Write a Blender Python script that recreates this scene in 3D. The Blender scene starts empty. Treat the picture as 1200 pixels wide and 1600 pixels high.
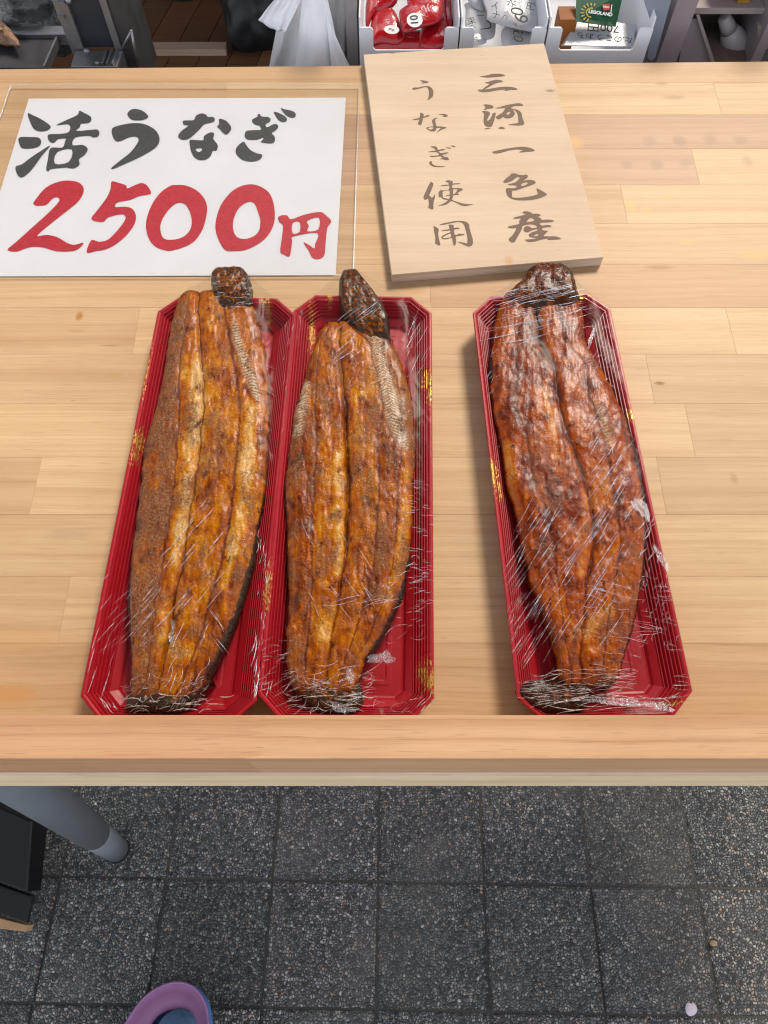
import bpy, bmesh, math, random
import numpy as np
from math import radians, sin, cos, tan, pi, sqrt
from mathutils import Vector, Matrix, noise
from mathutils.geometry import tessellate_polygon

S = bpy.context.scene
COL = S.collection
random.seed(7)
rng = np.random.default_rng(7)

# ---------------------------------------------------------------- camera
TZ = 0.93                      # height of the table top
HC = 0.62                      # camera above the table top
PITCH = radians(65)
FPX = 1150.0
cam_d = bpy.data.cameras.new("camera")
cam_d.sensor_fit = 'HORIZONTAL'; cam_d.sensor_width = 36.0
cam_d.lens = 36.0 * FPX / 1200.0
cam_d.clip_start = 0.02; cam_d.clip_end = 400
cam_d.dof.use_dof = True; cam_d.dof.focus_distance = 0.72; cam_d.dof.aperture_fstop = 40
cam = bpy.data.objects.new("camera", cam_d); COL.objects.link(cam)
cam.location = (0, 0, TZ + HC)
cam.rotation_euler = (radians(90) - PITCH, 0, 0)
S.camera = cam

# ---------------------------------------------------------------- sky and sun
SUN_EL, SUN_AZ = radians(45), radians(27)      # from behind the stall, a little to the right
W = bpy.data.worlds.new("World"); S.world = W; W.use_nodes = True
wn = W.node_tree; bg = wn.nodes["Background"]
sk = wn.nodes.new("ShaderNodeTexSky"); sk.sky_type = 'NISHITA'; sk.sun_disc = False
sk.sun_elevation = SUN_EL; sk.sun_rotation = SUN_AZ
sk.air_density = 0.8; sk.dust_density = 0.4; sk.ozone_density = 0.3
hs = wn.nodes.new("ShaderNodeHueSaturation"); hs.inputs['Saturation'].default_value = .32   # thin white overcast
wn.links.new(sk.outputs[0], hs.inputs['Color']); wn.links.new(hs.outputs[0], bg.inputs[0]); bg.inputs[1].default_value = 0.15
sd = bpy.data.lights.new("sun", 'SUN'); sd.energy = 1.35; sd.angle = radians(15); sd.color = (1.0, 0.88, 0.74)
so = bpy.data.objects.new("sun", sd); COL.objects.link(so)
SV = Vector((sin(SUN_AZ) * cos(SUN_EL), cos(SUN_AZ) * cos(SUN_EL), sin(SUN_EL)))
so.rotation_euler = SV.to_track_quat('Z', 'Y').to_euler(); so.location = SV * 6
S.view_settings.view_transform = 'Standard'; S.view_settings.look = 'None'
S.view_settings.gamma = 1; S.view_settings.use_curve_mapping = False
S.view_settings.exposure = 1.62
S.render.engine = 'CYCLES'
S.cycles.use_denoising = True
S.cycles.filter_width = 1.15
S.cycles.transparent_max_bounces = 16
S.cycles.max_bounces = 8

# ---------------------------------------------------------------- helpers
def ray(px, py):
    dx = (px - 600) / FPX; dy = -(py - 800) / FPX
    return Vector((dx, cos(PITCH) + dy * sin(PITCH), -sin(PITCH) + dy * cos(PITCH)))

def P(px, py, z=0.0):
    """photo position -> point at height z above the table top"""
    d = ray(px, py); t = (z - HC) / d.z
    return Vector((d.x * t, d.y * t, TZ + z))

def Q(px, py, Y):
    """photo position -> point on the upright plane y = Y"""
    d = ray(px, py); t = Y / d.y
    return Vector((d.x * t, Y, TZ + HC + d.z * t))

GS = tan(radians(6.0))
def gz(y): return -0.0 - GS * (y + 0.05)       # the street falls away under the table
def G(px, py, h=0.0):
    """photo position -> point h above the street"""
    d = ray(px, py)
    t = (gz(0) + h - TZ - HC) / (d.z + GS * d.y)
    return Vector((d.x * t, d.y * t, TZ + HC + d.z * t))

def link(name, me, mat=None, parent=None, smooth=False):
    o = bpy.data.objects.new(name, me); COL.objects.link(o)
    if mat is not None:
        me.materials.clear()
        for m in (mat if isinstance(mat, (list, tuple)) else [mat]): me.materials.append(m)
    if parent is not None: o.parent = parent
    if smooth:
        me.polygons.foreach_set('use_smooth', [True] * len(me.polygons))
    return o

def mesh(name, vs, fs):
    me = bpy.data.meshes.new(name); me.from_pydata([tuple(v) for v in vs], [], fs); me.update(); return me

def obj(name, vs, fs, mat=None, parent=None, smooth=False):
    return link(name, mesh(name, vs, fs), mat, parent, smooth)

def from_bm(name, bm, mat=None, parent=None, smooth=False):
    bmesh.ops.recalc_face_normals(bm, faces=bm.faces[:])
    me = bpy.data.meshes.new(name); bm.to_mesh(me); bm.free(); return link(name, me, mat, parent, smooth)

def empty(name, loc=(0, 0, 0)):
    o = bpy.data.objects.new(name, None); COL.objects.link(o); o.location = loc
    o.empty_display_size = .05; return o

def tag(o, label=None, cat=None, group=None, kind=None):
    if label: o['label'] = label
    if cat: o['category'] = cat
    if group: o['group'] = group
    if kind: o['kind'] = kind
    return o

def adopt(root, o):
    """parent o (built in world space) under root keeping its place"""
    o.parent = root; o.matrix_parent_inverse = Matrix.Translation(root.location).inverted(); return o

def hexa(name, top, bot, mat, parent=None, ch=0.0):
    """a block from four top and four bottom corners, its top edge eased by ch"""
    top = [Vector(p) for p in top]; bot = [Vector(p) for p in bot]
    if ch:
        c = sum(top, Vector()) / 4
        ins = []
        for i, p in enumerate(top):
            a = (top[i - 1] - p).normalized(); b = (top[(i + 1) % 4] - p).normalized()
            ins.append(p + (a + b) * ch)
        mid = [p + (q - p).normalized() * ch for p, q in zip(top, bot)]
        vs = ins + mid + bot
        fs = [(0, 1, 2, 3)] + [(i, 4 + i, 4 + (i + 1) % 4, (i + 1) % 4) for i in range(4)] \
            + [(4 + i, 8 + i, 8 + (i + 1) % 4, 4 + (i + 1) % 4) for i in range(4)] + [(11, 10, 9, 8)]
    else:
        vs = top + bot
        fs = [(0, 1, 2, 3)] + [(i, 4 + i, 4 + (i + 1) % 4, (i + 1) % 4) for i in range(4)] + [(7, 6, 5, 4)]
    bm = bmesh.new(); bv = [bm.verts.new(v) for v in vs]
    for f in fs: bm.faces.new([bv[i] for i in f])
    return from_bm(name, bm, mat, parent)

def box(name, x0, x1, y0, y1, z0, z1, mat, parent=None, ch=0.0):
    return hexa(name, [(x0, y0, z1), (x1, y0, z1), (x1, y1, z1), (x0, y1, z1)],
                [(x0, y0, z0), (x1, y0, z0), (x1, y1, z0), (x0, y1, z0)], mat, parent, ch)

def slab_poly(name, pts, th, mat, parent=None, direction=None):
    """extrude a flat polygon (3-D points) by th along direction"""
    bm = bmesh.new(); a = [bm.verts.new(p) for p in pts]
    d = (direction or Vector((0, 0, -1))) * th
    b = [bm.verts.new(Vector(p) + d) for p in pts]
    bm.faces.new(a); bm.faces.new(b[::-1]); n = len(a)
    for i in range(n): bm.faces.new((a[i], b[i], b[(i + 1) % n], a[(i + 1) % n]))
    return from_bm(name, bm, mat, parent)

def tube(name, p0, p1, r0, r1, mat, parent=None, n=32):
    p0 = Vector(p0); p1 = Vector(p1); q = (p1 - p0).to_track_quat('Z', 'Y')
    vs = []
    for p, r in ((p0, r0), (p1, r1)):
        for i in range(n):
            a = 2 * pi * i / n; vs.append(p + q @ Vector((r * cos(a), r * sin(a), 0)))
    fs = [(i, (i + 1) % n, n + (i + 1) % n, n + i) for i in range(n)] + [tuple(range(n))[::-1], tuple(range(n, 2 * n))]
    o = obj(name, vs, fs, mat, parent)
    for p in o.data.polygons: p.use_smooth = len(p.vertices) == 4
    return o

def catmull(pts, sub=3):
    n = len(pts); out = []
    for i in range(n):
        p0, p1, p2, p3 = (np.array(pts[(i + k) % n], float) for k in (-1, 0, 1, 2))
        for s in range(sub):
            t = s / sub
            out.append(tuple(0.5 * ((2 * p1) + (-p0 + p2) * t + (2 * p0 - 5 * p1 + 4 * p2 - p3) * t * t + (-p0 + 3 * p1 - 3 * p2 + p3) * t ** 3)))
    return out

def glyph(name, outer, holes, conv, mat, parent, sub=3):
    loops = [[conv(*p) for p in catmull(outer, sub)]] + [[conv(*p) for p in catmull(h, sub)] for h in holes]
    tris = tessellate_polygon(loops)
    vs = [v for l in loops for v in l]
    fs = []
    for t in tris:
        a, b, c = (vs[i] for i in t)
        nrm = (b - a).cross(c - a)
        if nrm.length < 1e-12: continue
        fs.append(tuple(t) if nrm.z > 0 else tuple(reversed(t)))
    return obj(name, vs, fs, mat, parent)

def text_mesh(name, s, size, M, mat, parent=None, shear=0.0, bold=0.0):
    c = bpy.data.curves.new(name, 'FONT'); c.body = s; c.size = size; c.align_x = 'CENTER'; c.align_y = 'CENTER'; c.shear = shear
    c.offset = bold
    t = bpy.data.objects.new(name, c); COL.objects.link(t)
    bpy.context.view_layer.update()
    me = bpy.data.meshes.new_from_object(t); bpy.data.objects.remove(t); bpy.data.curves.remove(c)
    me.transform(M); me.name = name
    return link(name, me, mat, parent)

def frame(o, x, y):
    """matrix with origin o, x axis along x, y axis roughly along y"""
    x = Vector(x).normalized(); z = x.cross(Vector(y)).normalized(); yy = z.cross(x)
    M = Matrix.Identity(4)
    for i in range(3): M[i][0] = x[i]; M[i][1] = yy[i]; M[i][2] = z[i]; M[i][3] = o[i]
    return M

# ---------------------------------------------------------------- materials
class NT:
    def __init__(s, name):
        s.m = bpy.data.materials.new(name); s.m.use_nodes = True; s.t = s.m.node_tree
        s.t.nodes.clear(); s.out = s.t.nodes.new("ShaderNodeOutputMaterial")
    def n(s, typ, ins=None, **kw):
        nd = s.t.nodes.new("ShaderNode" + typ)
        for k, v in kw.items(): setattr(nd, k, v)
        for k, v in (ins or {}).items(): s.set(nd.inputs[k], v)
        return nd
    def set(s, sock, v):
        if hasattr(v, 'bl_idname') and hasattr(v, 'outputs'): v = v.outputs[0]
        if isinstance(v, bpy.types.NodeSocket): s.t.links.new(v, sock)
        else:
            if isinstance(v, (tuple, list)) and sock.type == 'RGBA' and len(v) == 3: v = (*v, 1)
            sock.default_value = v
    def math(s, op, a, b=0.0, c=None, clamp=False):
        nd = s.n("Math", {0: a, 1: b}, operation=op, use_clamp=clamp)
        if c is not None: s.set(nd.inputs[2], c)
        return nd.outputs[0]
    def ramp(s, fac, stops, interp='LINEAR'):
        nd = s.n("ValToRGB", {0: fac}); r = nd.color_ramp; r.interpolation = interp
        while len(r.elements) < len(stops): r.elements.new(.5)
        for e, (p, c) in zip(r.elements, stops):
            e.position = p; e.color = (c, c, c, 1) if isinstance(c, (int, float)) else (*c, 1)
        return nd.outputs[0]
    def mix(s, fac, a, b, mode='MIX'):
        nd = s.n("Mix", data_type='RGBA', blend_type=mode)
        s.set(nd.inputs[0], fac); s.set(nd.inputs[6], a); s.set(nd.inputs[7], b); return nd.outputs[2]
    def pos(s): return s.n("NewGeometry").outputs['Position']
    def vmul(s, v, k): return s.n("VectorMath", {0: v, 1: k}, operation='MULTIPLY').outputs[0]
    def vadd(s, v, k): return s.n("VectorMath", {0: v, 1: k}, operation='ADD').outputs[0]
    def noise(s, v, scale, detail=4, rough=.55, dist=0.0):
        return s.n("TexNoise", {'Vector': v, 'Scale': scale, 'Detail': detail, 'Roughness': rough, 'Distortion': dist}).outputs[0]
    def attr(s, name): return s.n("Attribute", attribute_name=name).outputs['Fac']
    def bump(s, h, dist, strength=1.0, normal=None):
        nd = s.n("Bump", {'Height': h, 'Distance': dist, 'Strength': strength})
        if normal is not None: s.set(nd.inputs['Normal'], normal)
        return nd.outputs[0]
    def bsdf(s, **k):
        b = s.n("BsdfPrincipled"); 
        for kk, v in k.items(): s.set(b.inputs[kk.replace('_', ' ')], v)
        s.t.links.new(b.outputs[0], s.out.inputs[0]); return b
    def spots(s, pos, col, items, wob_scale=900, wob=.5):
        """stains with places of their own: items = (point, rx, ry, colour, strength)"""
        nz = s.noise(pos, wob_scale, 3)
        for c, rx, ry, cc, st in items:
            d = s.vmul(s.vadd(pos, tuple(-Vector(c))), (1 / rx, 1 / ry, 0))
            L = s.n("VectorMath", {0: d}, operation='LENGTH').outputs['Value']
            e = s.math('ADD', L, s.math('MULTIPLY', s.math('SUBTRACT', nz, .5), wob * 4))
            f = s.math('MULTIPLY', s.ramp(e, [(.55, 1.0), (1.0, 0.0)]), st)
            col = s.mix(f, col, cc)
        return col

def simple(name, col, rough=.5, spec=.5, metal=0.0, var=.12, scale=60, bump=0.0, bscale=300, coat=0.0):
    t = NT(name); p = t.pos()
    n1 = t.noise(p, scale, 5)
    c = t.mix(1.0, col, t.ramp(n1, [(.25, 1 - var), (.75, 1 + var)]), 'MULTIPLY')
    k = dict(Base_Color=c, Roughness=t.math('ADD', rough - .06, t.math('MULTIPLY', n1, .12)), Metallic=metal, Specular_IOR_Level=spec, Coat_Weight=coat)
    if bump: k['Normal'] = t.bump(t.noise(p, bscale, 4), bump)
    t.bsdf(**k); return t.m

def wood(name, axis='x', stains=(), rough=.42, contrast=1.0):
    t = NT(name); p = t.pos(); oi = t.n("ObjectInfo")
    r = oi.outputs['Random']
    off = t.n("CombineXYZ", {0: t.math('MULTIPLY', r, 17.0), 1: t.math('MULTIPLY', r, 5.3), 2: t.math('MULTIPLY', r, 2.1)})
    q = t.vadd(p, off)
    # slow bend of the growth lines
    warp = t.noise(t.vmul(q, (2.0, 9.0, 9.0)), 1.0, 2)
    w = t.n("CombineXYZ", {0: 0.0, 1: t.math('MULTIPLY', warp, .030), 2: 0.0})
    q2 = t.vadd(q, w)
    band = t.noise(t.vmul(q2, (.5, 42, 42)), 1.0, 3, .5)
    line = t.noise(t.vmul(q2, (.9, 190, 190)), 1.0, 5, .62)
    fib = t.noise(t.vmul(q, (30, 1300, 1300)), 1.0, 3, .6)
    blot = t.noise(t.vmul(q, (7, 16, 16)), 1.0, 4)
    k = contrast
    c = t.mix(1.0, oi.outputs['Color'], t.ramp(band, [(.30, (1 - .16 * k, 1 - .21 * k, 1 - .27 * k)), (.52, (1, 1, 1)), (.75, (1.05, 1.06, 1.08))]), 'MULTIPLY')
    c = t.mix(1.0, c, t.ramp(line, [(.28, (1.05, 1.06, 1.07)), (.50, (1, 1, 1)), (.62, (1 - .07 * k, 1 - .10 * k, 1 - .14 * k)), (.74, (1 - .22 * k, 1 - .30 * k, 1 - .38 * k))]), 'MULTIPLY')
    c = t.mix(1.0, c, t.ramp(fib, [(.30, .93), (.70, 1.05)]), 'MULTIPLY')
    c = t.mix(1.0, c, t.ramp(blot, [(.3, (.94, .91, .88)), (.6, (1.03, 1.03, 1.03))]), 'MULTIPLY')
    pore = t.noise(t.vmul(q, (34, 760, 760)), 1.0, 2, .5)
    c = t.mix(t.ramp(pore, [(.60, 0.0), (.72, .42 * k)]), c, (.30, .165, .075))
    thin = t.noise(t.vmul(q2, (1.1, 460, 460)), 1.0, 2, .5)
    c = t.mix(t.ramp(thin, [(.60, 0.0), (.70, .34 * k)]), c, (.33, .175, .075))
    # short resin flecks
    fl = t.noise(t.vmul(q, (60, 420, 420)), 1.0, 2, .5)
    c = t.mix(t.ramp(fl, [(.755, 0.0), (.80, .55)]), c, (.26, .13, .05))
    if stains: c = t.spots(p, c, stains)
    h = t.math('ADD', t.math('MULTIPLY', line, .6), t.math('MULTIPLY', fib, .4))
    t.bsdf(Base_Color=c, Roughness=t.math('ADD', rough, t.math('MULTIPLY', blot, .16)), Specular_IOR_Level=.22, Normal=t.bump(h, .00025, .5))
    return t.m

def st(px, py, rx, ry, c, s): return (P(px, py, 0), rx, ry, c, s)
ORG = (.36, .15, .035); GRY = (.22, .15, .10); YEL = (.62, .36, .10)
TABLE_STAINS = [st(124, 494, .0045, .007, ORG, .9), st(20, 1085, .025, .010, (.50, .24, .08), .6), st(118, 517, .010, .003, ORG, .25),
    st(178, 586, .012, .004, (.35, .24, .06), .35), st(172, 540, .012, .0015, GRY, .5),
    st(1015, 221, .010, .011, GRY, .36), st(1062, 220, .010, .011, GRY, .48), st(1110, 218, .010, .010, GRY, .38), st(1157, 219, .010, .010, GRY, .3),
    st(978, 257, .009, .009, GRY, .34), st(1026, 257, .009, .010, GRY, .48), st(1072, 254, .010, .008, GRY, .3), st(1168, 251, .008, .010, GRY, .3),
    st(1034, 131, .010, .003, (.3, .16, .06), .5), st(1053, 152, .016, .005, GRY, .35), st(1030, 418, .018, .004, (.30, .15, .05), .55),
    st(985, 322, .006, .013, YEL, .6), st(1010, 330, .007, .009, YEL, .35), st(1045, 308, .011, .004, YEL, .45), st(1180, 398, .02, .010, YEL, .35),
    st(1075, 378, .012, .006, YEL, .4), st(1031, 599, .006, .0025, (.22, .09, .03), .85), st(1147, 748, .004, .007, GRY, .4), st(898, 223, .012, .014, YEL, .4),
    st(30, 1000, .05, .012, (.5, .27, .1), .3), st(640, 455, .020, .006, (.42, .21, .07), .45), st(800, 407, .004, .004, (.5, .24, .06), .4),
    st(105, 835, .025, .006, GRY, .18), st(1180, 415, .05, .003, GRY, .15)]
M_TABLE = wood("laminated_pine", contrast=.72, stains=TABLE_STAINS)
M_RAIL = wood("rail_pine", rough=.5)
M_EDGE = wood("weathered_edge_wood", rough=.6, contrast=.6)
M_SIGN = wood("sign_board_veneer", rough=.6, contrast=.22,
              stains=[(P(795, 406, .014), .006, .006, (.5, .25, .07), .6), (P(612, 80, .014), .006, .003, (.2, .12, .06), .8),
                      (P(770, 215, .014), .05, .008, (.40, .29, .19), .25), (P(860, 140, .014), .006, .003, (.2, .12, .06), .7)])
M_DARKFLOOR = wood("dark_floor_board", rough=.5, contrast=.8)

M_INK = simple("sign_brush_ink", (.150, .098, .066), .7, .2, var=.16, scale=500)
M_PAPER = simple("white_paper", (.615, .605, .605), .65, .3, var=.035, scale=14)
def marker(name, dark, light, rough):
    t = NT(name); p = t.pos()
    a = t.noise(t.vmul(p, (160, 420, 1)), 1.0, 3, .6, 1.5)
    b = t.noise(p, 240, 3)
    c = t.mix(t.ramp(a, [(.35, 0.0), (.65, 1.0)]), dark, light)
    c = t.mix(1.0, c, t.ramp(b, [(.3, .88), (.7, 1.1)]), 'MULTIPLY')
    t.bsdf(Base_Color=c, Roughness=rough, Specular_IOR_Level=.4); return t.m
M_BLACKMARK = marker("black_marker", (.030, .031, .027), (.055, .053, .040), .45)
M_REDMARK = marker("red_marker", (.33, .004, .011), (.47, .010, .020), .5)

def film_mat(name, scale_a, bump_d, det=4, ior=1.5, gain=1.3, base=.015, rough=.05, tint=.97, haze=0.0, fineb=.12):
    t = NT(name); p = t.pos()
    a = t.noise(t.vmul(p, (1, .45, 1)), scale_a, det, .45, .8)
    b = t.noise(p, scale_a * 5, 2)
    nrm = t.bump(t.math('ADD', a, t.math('MULTIPLY', b, fineb)), bump_d)
    fr = t.n("Fresnel", {'IOR': ior, 'Normal': nrm})
    fac = t.math('ADD', t.math('MULTIPLY', fr.outputs[0], gain), base, clamp=True)
    tr = t.n("BsdfTransparent", {'Color': (tint, tint, tint)}).outputs[0]
    if haze:
        df = t.n("BsdfDiffuse", {'Color': (.8, .8, .8)})
        tr = t.n("MixShader", {0: haze, 1: tr, 2: df.outputs[0]}).outputs[0]
    gl = t.n("BsdfGlossy", {'Color': (1, 1, 1), 'Roughness': rough, 'Normal': nrm})
    mx = t.n("MixShader", {0: fac, 1: tr, 2: gl.outputs[0]})
    t.t.links.new(mx.outputs[0], t.out.inputs[0]); return t.m
M_FILM = film_mat("cling_film", 75, .0013, det=1.4, gain=.07, base=0.0, rough=.20, fineb=.015)
M_POUCH = film_mat("laminating_pouch", 14, .0012, gain=.24, base=.0, rough=.22, tint=.985, haze=.0)
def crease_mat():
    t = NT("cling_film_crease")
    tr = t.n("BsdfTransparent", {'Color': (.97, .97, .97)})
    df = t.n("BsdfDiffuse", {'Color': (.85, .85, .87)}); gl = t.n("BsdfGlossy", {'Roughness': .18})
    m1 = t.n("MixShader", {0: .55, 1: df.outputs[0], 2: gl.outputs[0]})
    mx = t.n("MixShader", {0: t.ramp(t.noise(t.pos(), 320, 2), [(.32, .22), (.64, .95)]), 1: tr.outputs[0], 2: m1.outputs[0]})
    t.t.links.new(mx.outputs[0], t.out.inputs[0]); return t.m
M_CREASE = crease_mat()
M_FACET = film_mat("cling_film_glint", 260, .0030, gain=.55, base=.03, rough=.22, tint=.94, fineb=.3)  # more mirror-like film for the added glint facets

def tray_mat():
    t = NT("red_lacquer_plastic"); p = t.pos()
    n1 = t.noise(p, 25, 3); n2 = t.noise(t.vmul(p, (900, 260, 900)), 1.0, 3)
    c = t.mix(n1, (.29, .005, .0105), (.37, .008, .015))
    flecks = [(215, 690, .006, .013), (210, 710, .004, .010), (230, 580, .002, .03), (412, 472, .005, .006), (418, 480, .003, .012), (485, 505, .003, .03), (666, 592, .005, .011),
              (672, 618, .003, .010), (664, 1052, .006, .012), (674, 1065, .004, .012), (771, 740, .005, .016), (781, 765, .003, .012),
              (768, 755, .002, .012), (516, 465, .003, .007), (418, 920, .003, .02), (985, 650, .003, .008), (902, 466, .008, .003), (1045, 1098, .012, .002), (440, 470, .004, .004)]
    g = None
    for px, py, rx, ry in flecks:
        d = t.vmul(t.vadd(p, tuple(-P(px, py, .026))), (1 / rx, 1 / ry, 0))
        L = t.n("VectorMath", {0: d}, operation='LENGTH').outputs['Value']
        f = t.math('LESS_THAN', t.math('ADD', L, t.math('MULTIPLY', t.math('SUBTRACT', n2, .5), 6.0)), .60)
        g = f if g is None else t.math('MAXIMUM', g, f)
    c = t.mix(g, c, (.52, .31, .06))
    t.bsdf(Base_Color=c, Roughness=t.math('ADD', .28, t.math('MULTIPLY', t.noise(p, 200, 3), .2)), Metallic=t.math('MULTIPLY', g, .6), Specular_IOR_Level=.32, Coat_Weight=.0,
           Normal=t.bump(t.noise(p, 500, 2), .00012))
    return t.m
M_TRAY = tray_mat()

def eel_mat():
    t = NT("glazed_grilled_eel"); p = t.pos(); oi = t.n("ObjectInfo")
    lobe, edge, pale, spot, stripe, lv, sx = (t.attr(a) for a in ('lobe', 'edge', 'pale', 'spot', 'stripe', 'along', 'across'))
    big = t.noise(t.vmul(p, (70, 32, 40)), 1.0, 4, .55, .4)
    med = t.noise(t.vmul(p, (190, 120, 150)), 1.0, 5, .62, .8)
    fine = t.noise(p, 900, 4, .65)
    tone, grey = t.attr('tone'), t.attr('grey')
    strk = t.noise(t.vmul(p, (260, 22, 200)), 1.0, 3, .5, .5)
    zone = t.noise(t.vmul(p, (62, 30, 40)), 1.0, 2, .5, .6)
    blot = t.noise(t.vmul(p, (150, 105, 120)), 1.0, 3, .5, .6)
    f = t.math('ADD', t.math('MULTIPLY', zone, .68), t.math('ADD', t.math('MULTIPLY', blot, .45), t.math('MULTIPLY', t.math('SUBTRACT', strk, .5), .32)))
    f = t.math('ADD', t.math('ADD', t.math('SUBTRACT', f, .085), tone), t.math('ADD', t.math('MULTIPLY', pale, .24), t.math('ADD', t.math('MULTIPLY', t.math('SUBTRACT', lobe, .8), .10), t.math('MULTIPLY', t.ramp(lobe, [(.25, 0.0), (.50, 1.0), (.85, 0.0)]), .07))))
    c = t.ramp(f, [(.30, (.085, .014, .002)), (.41, (.21, .042, .003)), (.50, (.36, .092, .006)), (.59, (.47, .155, .014)), (.69, (.56, .245, .045)), (.80, (.64, .37, .125)), (.92, (.68, .47, .22))])
    # dull, grainy patches where the skin blistered
    gp = t.noise(t.vmul(p, (66, 34, 40)), 1.0, 5, .65); gp2 = t.noise(p, 330, 5, .7)
    gm = t.math('MULTIPLY', t.ramp(t.math('ADD', gp, t.math('MULTIPLY', grey, .26)), [(.54, 0.0), (.66, .92)]), t.ramp(gp2, [(.36, 0.35), (.55, 1.0)]))
    grain = t.noise(p, 620, 4, .68)
    c = t.mix(gm, c, t.ramp(grain, [(.30, (.085, .036, .018)), (.46, (.19, .088, .042)), (.58, (.31, .17, .092)), (.74, (.50, .34, .22))]))
    c = t.mix(t.ramp(lobe, [(.03, .85), (.34, 0.0)]), c, (.085, .017, .002))
    # muscle segments running across, bent like chevrons
    wv = t.math('ADD', lv, t.math('ADD', t.math('MULTIPLY', t.math('ABSOLUTE', sx), .0045), t.math('ADD', t.math('MULTIPLY', t.math('SUBTRACT', med, .5), .007), t.math('MULTIPLY', t.math('SUBTRACT', gp2, .5), .004))))
    seg = t.math('ADD', t.math('MULTIPLY', t.math('SINE', t.math('MULTIPLY', wv, 2 * pi / .0033)), .5), .5)
    c = t.mix(t.math('MULTIPLY', t.ramp(seg, [(.0, .38), (.50, 0.0)]), t.ramp(gp, [(.35, .3), (.65, .9)])), c, (.17, .055, .013))
    sc = t.mix(t.ramp(seg, [(.05, 1.0), (.5, 0.0)]), (.62, .50, .36), (.26, .15, .08))
    sc = t.mix(1.0, sc, t.ramp(fine, [(.3, .8), (.7, 1.1)]), 'MULTIPLY')
    c = t.mix(t.math('MULTIPLY', stripe, t.ramp(med, [(.33, .25), (.5, 1.0)])), c, sc)
    # crackled skin
    vo = t.n("TexVoronoi", {'Vector': t.vadd(t.vmul(p, (1, .8, 1)), t.vmul(t.n("TexNoise", {'Vector': p, 'Scale': 300.0}).outputs['Color'], (.004, .004, .004))), 'Scale': 300.0}, feature='DISTANCE_TO_EDGE').outputs['Distance']
    crk = t.ramp(vo, [(.0, 1.0), (.17, 0.0)])
    crm = t.math('MULTIPLY', crk, t.ramp(t.noise(p, 110, 3), [(.38, .06), (.64, .60)]))
    c = t.mix(crm, c, (.17, .036, .004))
    # sauce burnt on in dark red drops, black char along the edges
    sp = t.math('MULTIPLY', spot, t.ramp(t.noise(p, 420, 4, .7), [(.35, .2), (.6, 1.0)]))
    sp = t.math('MAXIMUM', sp, t.math('MULTIPLY', t.ramp(t.noise(t.vmul(p, (95, 75, 80)), 1.0, 5, .66), [(.575, 0.0), (.67, .85)]), 1.0))
    c = t.mix(sp, c, (.060, .011, .005))
    ch = t.math('ADD', edge, t.math('MULTIPLY', t.math('SUBTRACT', t.noise(p, 260, 5, .7), .5), 1.3))
    chm = t.ramp(ch, [(.52, 0.0), (.78, 1.0)])
    burnt = t.mix(t.ramp(t.noise(p, 700, 4, .7), [(.4, 0.0), (.72, 1.0)]), (.020, .012, .008), (.080, .044, .024))
    c = t.mix(chm, c, burnt)
    c = t.mix(1.0, c, t.ramp(fine, [(.25, .80), (.5, 1.0), (.78, 1.16)]), 'MULTIPLY')
    c = t.n('HueSaturation', {'Hue': .498, 'Saturation': 1.10, 'Value': .86, 'Color': c}).outputs[0]
    c = t.mix(1.0, c, oi.outputs['Color'], 'MULTIPLY')
    hgt = t.math('ADD', t.math('MULTIPLY', fine, .30), t.math('ADD', t.math('MULTIPLY', t.math('MULTIPLY', grain, t.math('ADD', .25, gm)), .9), t.math('MULTIPLY', seg, t.math('ADD', .07, t.math('MULTIPLY', stripe, .40)))))
    hgt = t.math('SUBTRACT', hgt, t.math('MULTIPLY', crm, .5))
    rgh = t.math('ADD', .25, t.math('MULTIPLY', gm, .25))
    t.bsdf(Base_Color=c, Roughness=rgh, Specular_IOR_Level=.20, Coat_Weight=.05, Coat_Roughness=.14,
           Normal=t.bump(hgt, .00065, .9))
    return t.m
M_EEL = eel_mat()

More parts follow.
